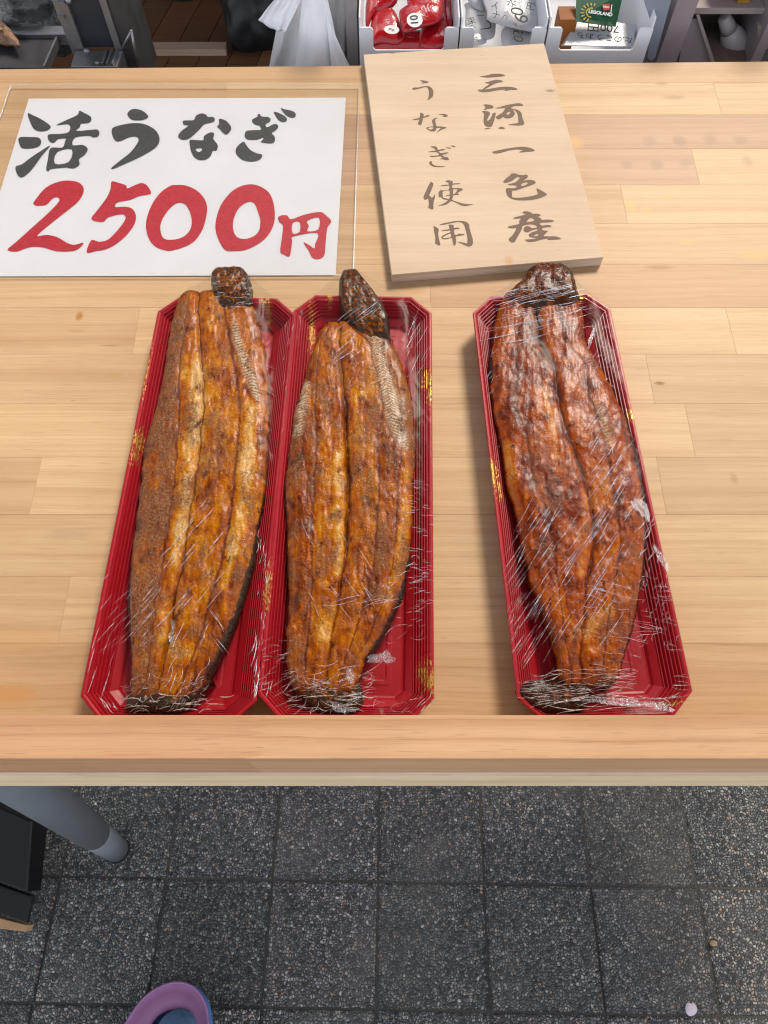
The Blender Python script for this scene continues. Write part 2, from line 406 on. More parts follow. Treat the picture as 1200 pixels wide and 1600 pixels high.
def tile_mat():
    t = NT("exposed_aggregate_paving"); p = t.pos(); oi = t.n("ObjectInfo"); r = oi.outputs['Random']
    q = t.vadd(p, t.n("CombineXYZ", {0: t.math('MULTIPLY', r, 9.0), 1: t.math('MULTIPLY', r, 4.0), 2: 0.0}))
    wob = t.vmul(t.n("TexNoise", {'Vector': q, 'Scale': 180.0, 'Detail': 3.0}).outputs['Color'], (.006, .006, .0))
    q2 = t.vadd(q, wob)
    v1 = t.n("TexVoronoi", {'Vector': q2, 'Scale': 195.0, 'Randomness': 1.0}, voronoi_dimensions='2D')
    e1 = t.n("TexVoronoi", {'Vector': q2, 'Scale': 195.0, 'Randomness': 1.0}, voronoi_dimensions='2D', feature='DISTANCE_TO_EDGE').outputs['Distance']
    v2 = t.n("TexVoronoi", {'Vector': q2, 'Scale': 420.0, 'Randomness': 1.0}, voronoi_dimensions='2D')
    rnd = t.n("SeparateColor", {0: v1.outputs['Color']})
    rnd2 = t.n("SeparateColor", {0: v2.outputs['Color']})
    c = t.ramp(rnd.outputs[0], [(.0, (.020, .022, .025)), (.18, (.055, .060, .064)), (.40, (.115, .120, .124)), (.66, (.20, .20, .198)), (.84, (.29, .275, .25)), (.925, (.30, .205, .15)), (.965, (.40, .385, .37))], 'CONSTANT')
    c2 = t.ramp(rnd2.outputs[1], [(.0, (.03, .033, .036)), (.40, (.10, .104, .106)), (.75, (.22, .215, .205)), (.95, (.34, .25, .18))], 'CONSTANT')
    c = t.mix(t.math('GREATER_THAN', rnd.outputs[1], .62), c, c2)
    gap = t.ramp(e1, [(.05, 1.0), (.24, 0.0)])
    c = t.mix(gap, c, (.014, .015, .016))
    fn = t.noise(q, 700, 4, .7)
    c = t.mix(1.0, c, t.ramp(fn, [(.3, .60), (.7, 1.45)]), 'MULTIPLY')
    worn = t.noise(q, 3.2, 4, .6)
    c = t.mix(t.ramp(worn, [(.50, 0.0), (.70, .45)]), c, (.115, .105, .09))
    dirt = t.noise(q, 9, 5, .6)
    c = t.mix(1.0, c, t.ramp(dirt, [(.3, .95), (.7, 1.55)]), 'MULTIPLY')
    c = t.mix(1.0, c, oi.outputs['Color'], 'MULTIPLY')
    h = t.math('ADD', t.ramp(e1, [(.0, 0.0), (.30, 1.0)]), t.math('ADD', t.math('MULTIPLY', fn, .5), t.math('MULTIPLY', rnd.outputs[2], .9)))
    t.bsdf(Base_Color=c, Roughness=t.math('ADD', .38, t.math('MULTIPLY', rnd.outputs[2], .3)), Specular_IOR_Level=.5, Normal=t.bump(h, .0016, 1.0))
    return t.m
M_TILE = tile_mat()
M_GROUT = simple("damp_joint_sand", (.085, .078, .066), .9, .2, var=.4, scale=300, bump=.002, bscale=500)

M_LEG = simple("blue_grey_painted_steel", (.150, .164, .178), .38, .5, var=.05)
M_BLACK = simple("black_plastic_crate", (.005, .005, .0055), .5, .4, var=.2)
M_DKCARD = simple("dark_grey_board", (.014, .0135, .013), .7, .3, var=.25, scale=80)
M_CARD = simple("brown_cardboard", (.42, .25, .13), .8, .2)
M_CLOG = simple("purple_foam_rubber", (.33, .145, .285), .6, .35, var=.06, scale=40, bump=.0003)
M_CLOGRIM = simple("lilac_foam_rubber", (.38, .19, .38), .55, .35, var=.05, scale=40)
M_BLUE = simple("blue_rubber", (.050, .14, .34), .55, .4, var=.1, scale=60)
M_SOCK = simple("blue_knit", (.075, .130, .215), .9, .2, var=.25, scale=250, bump=.001, bscale=600)
M_STEEL = simple("worn_steel", (.23, .23, .235), .38, .5, metal=.7, var=.25, scale=40, bump=.0003)
M_DSTEEL = simple("sooty_steel", (.055, .053, .055), .42, .5, metal=.4, var=.3, scale=35)
M_NAVY = simple("dark_blue_panel", (.018, .021, .028), .5, .4, var=.15)
M_BIN = simple("white_plastic_bin", (.68, .69, .72), .35, .5, var=.03)
M_BAG = simple("white_plastic_bag", (.82, .83, .86), .45, .4, var=.05, scale=20, bump=.0006, bscale=90)
M_BAGD = simple("grey_plastic_bag", (.36, .35, .36), .5, .4, var=.05, scale=20, bump=.0006, bscale=90)
M_TAUPE = simple("taupe_painted_post", (.25, .225, .22), .5, .4, var=.05)
M_ROSE = simple("rose_grey_panel", (.25, .205, .21), .5, .4, var=.05)
M_BLUESHEET = simple("blue_grey_plastic_sheet", (.21, .235, .285), .35, .5, var=.06, scale=12)
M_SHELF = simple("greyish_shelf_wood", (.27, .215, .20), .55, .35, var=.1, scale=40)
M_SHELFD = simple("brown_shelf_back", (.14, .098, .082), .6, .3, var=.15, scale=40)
M_REDPK = simple("red_glossy_packet", (.42, .004, .010), .22, .6, var=.1, scale=80, bump=.0012, bscale=90, coat=.4)
M_WHPK = simple("white_printed_packet", (.50, .50, .52), .3, .5, var=.06, scale=60, bump=.0008, bscale=70)
M_CREAM = simple("cream_sticker", (.70, .69, .68), .5, .3, var=.02)
M_PRINT = simple("black_print", (.016, .016, .018), .6, .3, var=.1)
M_PINKPRINT = simple("pale_pink_print", (.62, .42, .42), .5, .3, var=.1)
M_GREEN = simple("green_card_print", (.006, .070, .030), .4, .4, var=.1)
M_WHITEPR = simple("white_print", (.62, .63, .62), .5, .3, var=.02)
M_YELPR = simple("yellow_print", (.45, .33, .05), .5, .3, var=.05)
M_REDPR = simple("red_print", (.45, .02, .02), .5, .3, var=.05)
M_BLUEPR = simple("blue_print", (.03, .11, .40), .5, .3, var=.05)
M_ORANGE = simple("orange_brown_card", (.26, .085, .015), .6, .3, var=.2)
M_FISH = simple("dried_brown_fish", (.24, .125, .065), .45, .5, var=.6, scale=120, bump=.003, bscale=160)
M_WALL = simple("shade_wall_paint", (.16, .145, .13), .8, .2, var=.1, scale=3)
M_PETAL = simple("pale_pink_petal", (.72, .62, .70), .6, .3, var=.05)
M_SMOKE = simple("crumpled_clear_plastic", (.055, .062, .060), .28, .5, var=.7, scale=25, bump=.012, bscale=22)

# ================================================================= the street
gr = obj("ground", [(-40, -40, gz(-40) - .008), (40, -40, gz(-40) - .008), (40, 40, gz(40) - .008), (-40, 40, gz(40) - .008)], [(0, 1, 2, 3)], M_GROUT)
tag(gr, kind='structure')
pav = tag(empty("pavement", (0, 0, gz(0))), kind='structure')
TS = 0.2005; gap = .0028; ang = radians(-0.9)
def tile_mesh():
    h = TS / 2 - gap / 2; c = .0045
    bm = bmesh.new(); n = 9; loops = []
    def ring(d, z, wob):
        out = []
        for k in range(4):
            a = [(-1, -1), (1, -1), (1, 1), (-1, 1)][k]; b = [(1, -1), (1, 1), (-1, 1), (-1, -1)][k]
            for i in range(n):
                s = i / n; x = (a[0] + (b[0] - a[0]) * s) * (h - d); y = (a[1] + (b[1] - a[1]) * s) * (h - d)
                w = wob * (noise.noise(Vector((x * 90, y * 90, d * 500))))
                out.append(bm.verts.new((x + w, y + w, z)))
        return out
    r = [ring(0, -.03, 0), ring(0, -.0045, .0004), ring(.0012, -.0012, .0008), ring(c, 0, .0006)]
    for a, b in zip(r, r[1:]):
        for i in range(4 * n): bm.faces.new((a[i], a[(i + 1) % (4 * n)], b[(i + 1) % (4 * n)], b[i]))
    bm.faces.new(r[-1])
    bmesh.ops.recalc_face_normals(bm, faces=bm.faces[:])
    me = bpy.data.meshes.new("paving_tile"); bm.to_mesh(me); bm.free(); me.materials.append(M_TILE); return me
tm = tile_mesh()
O = G(757, 1381, 0)                      # a joint crossing seen in the photograph
Rg = Matrix.Rotation(-radians(6.0), 4, 'X') @ Matrix.Rotation(ang, 4, 'Z')
for i in range(-5, 5):
    for j in range(-3, 5):
        o = bpy.data.objects.new("paving_tile", tm); COL.objects.link(o)
        v = Rg @ Vector(((i + .5) * TS, (j + .5) * TS, random.uniform(-.0012, .0012)))
        o.matrix_world = Matrix.Translation(O + v) @ Rg @ Matrix.Rotation(radians(random.choice((0, 90, 180, 270)) + random.uniform(-.25, .25)), 4, 'Z') @ Matrix.Rotation(radians(random.uniform(-.35, .35)), 4, 'X')
        k = random.uniform(.80, 1.22); o.color = (k * random.uniform(1.02, 1.10), k, k * random.uniform(.89, .97), 1)
        mw = o.matrix_world.copy(); o.parent = pav; o.matrix_parent_inverse = Matrix.Translation(pav.location).inverted(); o.matrix_world = mw

# ================================================================= the table
tb = tag(empty("display_table", (0, .5, 0)), "pale laminated pine display table with a raised front rail", "table")
TX0, TX1 = -.74, 1.02
def tint(o, c, j=.03):
    k = 1 + random.uniform(-j, j); o.color = (c[0] * k, c[1] * k, c[2] * k, 1); return o
PALE = (.520, .352, .190); MID = (.490, .322, .174); PINK = (.440, .280, .165); WARM = (.462, .288, .152)
YF = P(600, 1213, 0).y
YB = [YF] + [.1042 + .0608 * k for k in range(14)]
rows = {}
def jx(px, k): return P(px, 0, 0)  # unused
def joint_x(px, py): return P(px, py, 0).x
J = {1: [.47], 2: [-.28], 3: [-.42, .395], 4: [joint_x(55, 762), joint_x(1034, 762)], 5: [.30], 6: [-.13, .27], 7: [joint_x(212, 522), joint_x(1142, 516)],
     8: [.05], 9: [.02, .62], 10: [joint_x(975, 320), -.25], 11: [joint_x(1087, 262), -.30], 12: [-.40, .52], 13: [-.2, .42], 14: [.12], 0: [.2]}
C = {1: [MID, PALE], 2: [MID, PALE], 3: [MID, PALE, PALE], 4: [MID, PALE, MID], 5: [PALE, MID], 6: [MID, PALE, MID], 7: [MID, PALE, PALE], 8: [MID, WARM], 9: [MID, MID, MID],  # paler centre pieces of the middle rows carry a pool of light in their tint
     10: [MID, MID, PALE], 11: [MID, PINK, PALE], 12: [MID, PINK, PINK], 13: [MID, PALE, PALE], 14: [WARM, WARM], 0: [(.74, .64, .49), (.74, .64, .49)]}  # first row tinted paler, standing in for light on the shaded front lip
TH = .030
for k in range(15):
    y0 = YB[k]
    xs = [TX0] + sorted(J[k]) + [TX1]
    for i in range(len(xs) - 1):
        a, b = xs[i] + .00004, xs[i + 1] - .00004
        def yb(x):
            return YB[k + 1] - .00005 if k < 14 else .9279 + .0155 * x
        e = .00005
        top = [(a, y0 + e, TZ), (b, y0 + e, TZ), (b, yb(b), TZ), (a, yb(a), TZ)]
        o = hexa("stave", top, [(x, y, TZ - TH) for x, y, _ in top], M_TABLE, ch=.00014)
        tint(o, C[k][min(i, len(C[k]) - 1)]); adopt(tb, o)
# front edging below the staves, frame, rail
yu = P(600, 1228, -.085).y
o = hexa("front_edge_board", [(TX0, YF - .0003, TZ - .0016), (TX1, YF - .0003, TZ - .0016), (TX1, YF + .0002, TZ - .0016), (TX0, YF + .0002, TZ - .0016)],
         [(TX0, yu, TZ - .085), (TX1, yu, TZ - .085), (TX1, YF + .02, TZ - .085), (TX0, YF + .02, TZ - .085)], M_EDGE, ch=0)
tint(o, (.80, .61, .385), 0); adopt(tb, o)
o = box("underframe", TX0 + .02, TX1 - .02, YF + .022, .88, TZ - .075, TZ - TH - .0004, M_EDGE); tint(o, (.45, .33, .22), 0); adopt(tb, o)
HR = .08
ya = P(600, 1117.5, HR).y; ybf = P(600, 1185, HR).y; ybb = P(600, 1207, .0005).y
xj = P(400, 1150, HR).x
nt = 6; yy = np.linspace(ybf, ya, nt * 2 + 1)
def rail(x_end, teeth, left):
    seam = [(xj + (.007 if i % 2 else -.007), y) for i, y in enumerate(yy)]
    if left: pts = [(x_end, ya), (x_end, ybf)] + seam
    else: pts = [(x_end, ybf), (x_end, ya)] + [(x + .0001, y) for x, y in seam[::-1]]
    bm = bmesh.new()
    def low(p):
        s = (p[1] - ybf) / (ya - ybf); return (p[0], ybb + (ya - ybb) * s, TZ + .0004)
    a = [bm.verts.new((p[0], p[1], TZ + HR)) for p in pts]; b = [bm.verts.new(low(p)) for p in pts]
    n = len(a); bm.faces.new(a); bm.faces.new(b[::-1])
    for i in range(n): bm.faces.new((a[i], b[i], b[(i + 1) % n], a[(i + 1) % n]))
    return from_bm("front_rail", bm, M_RAIL)
o = rail(TX0, nt, True); tint(o, (.54, .297, .158), 0); adopt(tb, o)
o = rail(TX1, nt, False); tint(o, (.57, .335, .180), 0); adopt(tb, o)
# the legs
def leg(foot, top):
    d = (top - foot).normalized(); capt = foot + d * .22
    l = tube("leg", foot + d * .2202, top, .0252, .0285, M_LEG); adopt(tb, l)
    c = tube("foot_cap", foot, foot + d * .22, .0225, .0249, M_LEG); adopt(tb, c)
    e_ = tube('foot_pad', foot - d * .012, foot - d * .0003, .0235, .0235, M_BLACK); e_.parent = l
    c.parent = l; c.matrix_parent_inverse = (Matrix.Translation(tb.location)).inverted() if False else Matrix.Identity(4)
    return l
f0 = G(181, 1327, 0.012); t0 = P(-95, 1152, -.032)
leg(f0, Vector((t0.x, t0.y + .01, TZ - .031)))
leg(Vector((.97, -.02, gz(-.02) + .01)), Vector((.88, .11, TZ - .031)))
leg(Vector((-.66, .84, gz(.84) + .01)), Vector((-.58, .82, TZ - .031)))
leg(Vector((.97, .84, gz(.84) + .01)), Vector((.88, .82, TZ - .031)))

# ================================================================= price sign
ps = tag(empty("price_sign", P(280, 290, 0)), "laminated white paper sign with black and red hand lettering, 2500 yen", "price sign")
def sheet(name, corners, z, mat, wav, seed, nx=60, ny=44):
    a, b, c, d = [Vector(v) for v in corners]     # TL TR BR BL
    vs = []; fs = []
    for j in range(ny + 1):
        for i in range(nx + 1):
            s, t = i / nx, j / ny
            p = (a * (1 - s) + b * s) * (1 - t) + (d * (1 - s) + c * s) * t
            w = noise.noise(Vector((p.x * 9 + seed, p.y * 9, seed)))
            ed = max(abs(2 * t - 1) ** 6, abs(2 * s - 1) ** 8)
            vs.append((p.x, p.y, TZ + z + wav * (.5 + w) + wav * .5 * ed * (1 + noise.noise(Vector((p.x * 22, seed, 0))))))
    for j in range(ny):
        for i in range(nx):
            k = j * (nx + 1) + i; fs.append((k, k + nx + 1, k + nx + 2, k + 1))
    return obj(name, vs, fs, mat, None, True)
pc = [P(45, 154, .001), P(540.5, 152.5, .001), P(524.5, 430, .001)]
pl = pc[2] + (P(0, 282, .001) - P(45, 154, .001)) * 0
pc.append(pc[0] + (pc[2] - pc[1]) + Vector((.004, 0, 0)))
adopt(ps, sheet("paper", pc, .0010, M_PAPER, 0, 1))
lc = [P(18, 134, .002), P(562, 134, .002), P(553, 432, .002)]
lc.append(lc[0] + (lc[2] - lc[1]))
adopt(ps, sheet("laminate", lc, .0022, M_POUCH, .0011, 5))
M_SEAL = film_mat("pouch_sealed_edge", 40, .0006, gain=.6, base=.02, rough=.15, tint=.97, haze=.16)
for a_, b_ in zip(lc, lc[1:] + lc[:1]):
    d_ = (b_ - a_).normalized(); n_ = Vector((-d_.y, d_.x, 0)) * .0011
    up_ = Vector((0, 0, .0030))
    pp_ = [a_ + up_, b_ + up_, b_ + n_ * -1 + up_, a_ + n_ * -1 + up_]
    for q_ in pp_: q_.z = TZ + .0042
    bm_ = [Vector((q_.x, q_.y, TZ + .0037)) for q_ in pp_]
    adopt(ps, hexa("sealed_edge", pp_, bm_, M_SEAL))
c4 = lambda x, y: P(x / 4.138, 130 + y / 4.138, .0014)
c5 = lambda x, y: P(270 + x / 4.138, 130 + y / 4.138, .0014)
def ink(cv, mat, outer, *holes): adopt(ps, glyph("painted_stroke", outer, holes, cv, mat, None))
B = M_BLACKMARK; R_ = M_REDMARK
ink(c4, B, [(178,195),(215,208),(270,235),(325,275),(315,300),(270,312),(225,300),(200,262)])
ink(c4, B, [(122,352),(190,348),(250,352),(266,378),(255,405),(215,420),(150,422),(128,400)])
ink(c4, B, [(100,540),(140,525),(200,480),(260,440),(325,403),(270,470),(220,540),(185,580),(140,610),(112,590)])
ink(c4, B, [(365,270),(430,238),(500,205),(512,178),(545,192),(585,215),(590,240),(570,258),(525,262),(515,285),(495,308),(600,300),(630,300),(643,322),(632,345),(600,350),(575,340),(485,352),(470,400),(530,398),(562,415),(566,435),(545,465),(510,492),(515,525),(480,550),(440,548),(430,545),(330,555),(315,570),(298,555),(310,490),(320,430),(345,415),(405,415),(420,375),(425,358),(375,362),(350,385),(322,378),(308,352),(318,330),(380,328),(440,318),(455,285),(440,265),(400,268)],
    [(370,445),(465,428),(445,508),(355,520)])
ink(c4, B, [(823,200),(845,172),(880,166),(925,180),(958,212),(945,230),(905,240),(850,235)])
ink(c4, B, [(722,305),(735,285),(790,268),(860,258),(925,262),(980,285),(1015,315),(1032,360),(1020,400),(985,432),(900,480),(800,525),(735,553),(720,548),(770,505),(840,450),(880,400),(895,370),(888,350),(865,345),(830,352),(790,370),(760,377),(740,365),(726,335)])
ink(c5, B, [(65,245),(85,240),(135,238),(150,210),(185,195),(215,203),(228,218),(260,218),(272,235),(258,252),(205,265),(180,290),(140,330),(105,358),(70,367),(40,355),(36,335),(60,305),(100,275),(70,268)])
ink(c5, B, [(300,230),(340,240),(370,270),(378,295),(365,318),(345,332),(322,318),(305,298),(287,282),(300,262)])
ink(c5, B, [(108,370),(130,366),(195,368),(200,345),(225,325),(255,317),(268,330),(262,360),(285,390),(291,410),(282,436),(258,438),(245,470),(215,493),(175,497),(140,480),(120,445),(112,410)], [(147,428),(165,420),(187,422),(186,436),(165,445)])
ink(c5, B, [(512,238),(530,225),(548,215),(548,202),(560,198),(575,215),(615,218),(632,232),(625,252),(600,265),(610,285),(650,265),(672,265),(682,282),(665,305),(640,322),(658,345),(660,370),(645,388),(610,388),(570,380),(585,362),(582,352),(545,365),(490,365),(468,352),(465,330),(478,308),(530,303),(570,300),(560,275),(540,270),(520,258)])
ink(c5, B, [(457,378),(475,400),(500,430),(540,452),(575,460),(575,480),(550,500),(500,507),(450,495),(415,465),(406,435),(420,405)])
ink(c5, B, [(653,186),(680,190),(720,210),(738,230),(730,248),(705,250),(680,235),(665,210)])
ink(c5, B, [(698,160),(720,168),(760,175),(790,190),(795,210),(780,223),(750,218),(720,195)])
ink(c4, R_, [(215,775),(235,745),(280,690),(330,655),(400,632),(460,630),(510,642),(540,675),(535,720),(500,770),(440,820),(350,890),(240,985),(300,980),(370,995),(430,1030),(480,1045),(537,1030),(530,1050),(490,1080),(430,1088),(360,1085),(280,1062),(210,1058),(160,1070),(110,1088),(65,1085),(50,1072),(100,1030),(200,940),(300,850),(360,790),(385,755),(370,738),(340,745),(300,785),(250,792),(225,788)])
ink(c4, R_, [(722,635),(770,645),(815,660),(822,680),(870,660),(915,645),(950,660),(975,700),(968,718),(900,730),(840,755),(760,770),(745,800),(800,798),(850,808),(878,850),(870,910),(820,980),(750,1040),(680,1075),(620,1085),(560,1095),(590,1015),(640,1025),(700,1010),(760,950),(805,890),(810,860),(790,848),(740,855),(695,870),(670,895),(630,895),(590,875),(630,820),(690,740),(715,680)])
ink(c5, R_, [(20,658),(80,660),(150,690),(200,740),(222,800),(215,870),(190,950),(140,1020),(70,1060),(0,1080),(-37,1083),(-107,1060),(-152,1010),(-174,930),(-162,850),(-127,770),(-77,705),(-17,664)],
    [(30,775),(75,780),(105,820),(122,880),(115,940),(80,985),(30,1007),(-20,1012),(-55,1005),(-75,975),(-80,920),(-60,865),(-15,805)])
ink(c5, R_, [(497,653),(560,665),(620,705),(650,770),(660,850),(650,920),(610,990),(550,1040),(470,1078),(400,1085),(340,1080),(300,1020),(277,950),(280,880),(310,790),(370,710),(430,670)],
    [(480,770),(525,775),(550,830),(566,890),(558,950),(530,985),(480,1005),(430,1002),(400,975),(388,920),(400,860),(430,805)])
ink(c5, R_, [(680,870),(700,855),(740,855),(765,880),(850,850),(950,832),(985,850),(1022,885),(1020,905),(1000,935),(990,1010),(985,1080),(975,1120),(935,1138),(900,1125),(880,1085),(845,1030),(880,1045),(915,1068),(920,1040),(935,968),(780,990),(772,1020),(765,1080),(752,1122),(720,1108),(695,1090),(705,1000),(712,920),(690,900)],
    [(775,905),(820,897),(820,960),(775,970)], [(870,890),(945,868),(940,945),(870,957),(880,925)])

# ================================================================= wooden sign
BT = .0125
wc = [P(568, 85, BT), P(850, 67.5, BT), P(943, 402, BT), P(612, 429.5, BT)]
ws = tag(empty("wooden_sign", (wc[0] + wc[2]) / 2 - Vector((0, 0, BT))), "thick plywood sign board with two columns of brown brush characters", "sign")
lay = [(BT, .0098, (.535, .405, .285), 0), (.0098, .0066, (.56, .45, .34), .0004), (.0066, .0034, (.60, .48, .35), .0001), (.0034, .0004, (.56, .45, .34), .0003)]  # lower plies lightened to stand in for front light on the board's edge
cen = (wc[0] + wc[2]) / 2
for z1, z0, c, ins in lay:
    def sh(p, z):
        d = (cen - p); d.z = 0; d.normalize(); return Vector((p.x + d.x * ins, p.y + d.y * ins, TZ + z))
    o = hexa("ply_layer", [sh(p, z1) for p in wc], [sh(p, z0 + .00002) for p in wc], M_SIGN, ch=.0004)
    tint(o, c, 0); adopt(ws, o)
def brush(org, sc, outer, *holes):
    adopt(ws, glyph("brush_stroke", outer, holes, lambda x, y: P(org[0] + x / sc, org[1] + y / sc, BT + .0002), M_INK, None))
A_ = ((730, 100), 10); Bc = ((760, 220), 9.2308); Cc = ((630, 110), 10); Dc = ((650, 265), 12)
brush(*A_, [(195,195),(280,182),(370,160),(450,150),(540,155),(588,175),(570,190),(450,203),(320,212),(250,205)])
brush(*A_, [(270,290),(340,275),(430,248),(500,248),(560,268),(540,282),(460,298),(390,330),(310,375),(270,395),(330,390),(430,372),(530,358),(650,355),(740,368),(785,392),(765,403),(680,405),(600,418),(580,410),(590,400),(470,410),(360,432),(250,440),(190,428),(168,408),(185,398),(230,398),(280,360),(345,315),(310,302)])
brush(*A_, [(255,635),(330,632),(390,650),(412,675),(395,690),(330,700),(260,718),(275,695),(285,670)])
brush(*A_, [(232,738),(300,735),(350,755),(355,785),(330,830),(310,880),(330,885),(370,840),(400,770),(445,765),(435,830),(405,930),(380,975),(340,985),(285,965),(262,930),(255,860),(265,780)])
brush(*A_, [(440,690),(520,668),(620,640),(720,622),(800,612),(850,622),(875,642),(850,655),(760,655),(700,672),(690,695),(760,705),(820,735),(850,770),(860,830),(885,900),(888,935),(860,955),(790,960),(640,950),(700,935),(780,922),(800,905),(795,830),(775,760),(735,715),(715,718),(738,750),(740,790),(705,830),(650,848),(590,845),(560,825),(530,850),(490,865),(455,845),(450,825),(490,795),(550,760),(580,715),(590,690),(520,692)], [(612,780),(640,750),(665,745),(672,765),(640,790)])
brush(*A_, [(265,1015),(310,1000),(370,1008),(300,1018)])
brush(*A_, [(490,1008),(520,980),(575,990),(585,1010),(540,1015)])
brush(*A_, [(390,1375),(450,1355),(600,1325),(720,1305),(870,1292),(980,1310),(1052,1345),(1030,1365),(930,1372),(830,1382),(815,1370),(870,1350),(780,1335),(650,1352),(520,1388),(430,1398)])
brush(*Bc, [(242,590),(280,545),(350,490),(345,475),(390,470),(430,472),(450,485),(520,495),(580,488),(600,515),(575,545),(535,575),(600,562),(680,570),(712,605),(670,630),(590,660),(500,690),(430,715),(375,722),(370,790),(380,815),(480,820),(600,805),(700,785),(740,765),(730,720),(725,685),(790,715),(870,765),(855,790),(790,820),(700,845),(580,858),(450,855),(370,838),(310,800),(290,755),(280,700),(310,682),(380,685),(435,668),(430,650),(390,640),(330,640),(315,625),(380,612),(430,590),(480,540),(475,528),(430,530),(380,570),(310,600),(265,605)], [(505,622),(560,600),(600,610),(560,640),(510,650)])
brush(*Bc, [(520,1030),(570,1015),(640,1030),(665,1050),(740,1052),(782,1068),(770,1085),(740,1095),(790,1120),(800,1140),(880,1135),(960,1145),(972,1162),(920,1175),(820,1178),(770,1190),(800,1222),(870,1212),(935,1225),(920,1242),(830,1252),(800,1270),(820,1290),(885,1300),(870,1320),(835,1355),(830,1375),(930,1378),(1010,1380),(1075,1408),(1040,1422),(900,1430),(880,1425),(880,1410),(780,1430),(680,1455),(610,1458),(570,1442),(560,1425),(620,1420),(720,1405),(640,1390),(615,1370),(615,1345),(670,1315),(730,1295),(735,1275),(660,1290),(600,1318),(560,1315),(535,1290),(545,1255),(575,1230),(620,1235),(660,1260),(730,1248),(700,1215),(640,1205),(560,1215),(520,1235),(510,1275),(470,1350),(430,1420),(405,1460),(370,1465),(330,1440),(328,1405),(370,1370),(410,1310),(430,1260),(380,1262),(320,1255),(308,1240),(370,1222),(450,1205),(480,1185),(470,1160),(500,1120),(440,1122),(385,1118),(420,1100),(520,1075),(570,1060),(540,1050)], [(580,1170),(610,1130),(640,1115),(685,1130),(680,1155),(620,1168)], [(680,1368),(740,1340),(745,1362),(720,1375)])
brush(*Cc, [(262,155),(330,158),(380,172),(398,185),(370,198),(320,200),(268,205),(310,185)])
brush(*Cc, [(142,285),(165,268),(240,265),(330,245),(390,245),(440,270),(465,310),(472,365),(455,415),(415,445),(378,468),(395,420),(402,360),(395,300),(375,268),(340,260),(250,285),(180,300),(150,298)])
brush(*Cc, [(158,762),(250,742),(262,700),(272,658),(322,685),(318,722),(365,702),(410,695),(405,712),(360,730),(312,745),(300,800),(285,845),(262,855),(230,835),(235,815),(250,768),(180,775)])
brush(*Cc, [(550,690),(600,680),(660,682),(695,705),(680,722),(620,725),(635,705),(590,692)])
brush(*Cc, [(540,742),(510,760),(500,790),(510,830),(525,872),(600,875),(678,892),(630,915),(590,930),(520,975),(550,940),(585,898),(520,900),(515,930),(480,952),(430,948),(380,920),(362,905),(380,885),(450,875),(472,870),(455,810),(455,775),(490,748)], [(385,905),(430,885),(470,890),(465,905),(430,925)])
brush(*Cc, [(420,1192),(500,1185),(535,1215),(545,1240),(620,1228),(658,1235),(620,1250),(560,1262),(585,1290),(640,1285),(710,1280),(670,1305),(610,1325),(640,1345),(690,1355),(718,1390),(695,1403),(655,1400),(620,1388),(565,1385),(610,1368),(595,1350),(560,1340),(470,1355),(430,1348),(415,1332),(480,1335),(560,1318),(530,1280),(470,1275),(385,1275),(440,1260),(505,1250),(480,1215)])
brush(*Cc, [(430,1415),(450,1430),(455,1460),(500,1485),(560,1495),(660,1498),(600,1510),(500,1508),(440,1488),(408,1455),(410,1435)])
brush(*Cc, [(665,1205),(710,1203),(745,1212),(725,1222)])
brush(*Cc, [(742,1172),(790,1178),(820,1195),(780,1195)])
brush(*Dc, [(275,232),(320,250),(322,290),(290,380),(250,470),(250,490),(285,510),(295,530),(320,510),(355,465),(355,520),(335,590),(325,660),(328,710),(320,742),(270,735),(232,705),(240,650),(235,570),(220,545),(190,560),(160,562),(145,540),(145,500),(180,420),(220,330),(255,260)])
brush(*Dc, [(550,215),(600,200),(650,205),(690,225),(685,258),(760,255),(835,258),(810,272),(690,282),(688,345),(760,345),(840,348),(880,372),(830,405),(775,440),(810,460),(790,470),(705,478),(690,520),(680,565),(760,600),(860,630),(960,645),(1075,655),(1000,668),(920,682),(850,670),(760,625),(680,590),(640,600),(590,640),(520,668),(410,670),(470,655),(540,620),(595,575),(540,560),(495,545),(470,515),(430,510),(425,430),(460,385),(500,390),(560,385),(620,365),(620,300),(540,308),(455,305),(520,288),(612,280),(605,245)],
      [(506,410),(620,388),(630,468),(600,476),(556,486),(572,496),(632,494),(628,536),(605,548),(512,522),(503,480)], [(697,376),(755,366),(780,376),(766,400),(740,436),(720,452),(700,458)])
brush(*Dc, [(332,1055),(350,1065),(425,1115),(415,1200),(435,1310),(455,1390),(450,1415),(430,1422),(380,1395),(358,1370),(365,1290),(345,1180),(330,1085)])
brush(*Dc, [(440,1030),(520,1005),(640,980),(750,962),(860,962),(950,985),(1000,1040),(1000,1080),(1030,1190),(1060,1290),(1070,1360),(1050,1415),(1010,1440),(960,1435),(870,1395),(780,1358),(880,1365),(950,1385),(965,1340),(960,1250),(935,1150),(910,1060),(870,1000),(800,980),(700,995),(600,1015),(520,1032)])
brush(*Dc, [(610,1040),(660,1030),(705,1045),(708,1090),(760,1085),(825,1098),(780,1115),(715,1130),(730,1220),(780,1215),(800,1200),(905,1210),(890,1228),(820,1240),(745,1258),(755,1320),(745,1400),(720,1425),(695,1390),(670,1280),(600,1300),(520,1305),(485,1285),(480,1255),(540,1215),(640,1170),(635,1140),(560,1148),(465,1150),(520,1132),(628,1110)], [(505,1265),(560,1235),(645,1195),(655,1260),(590,1278),(530,1285)])

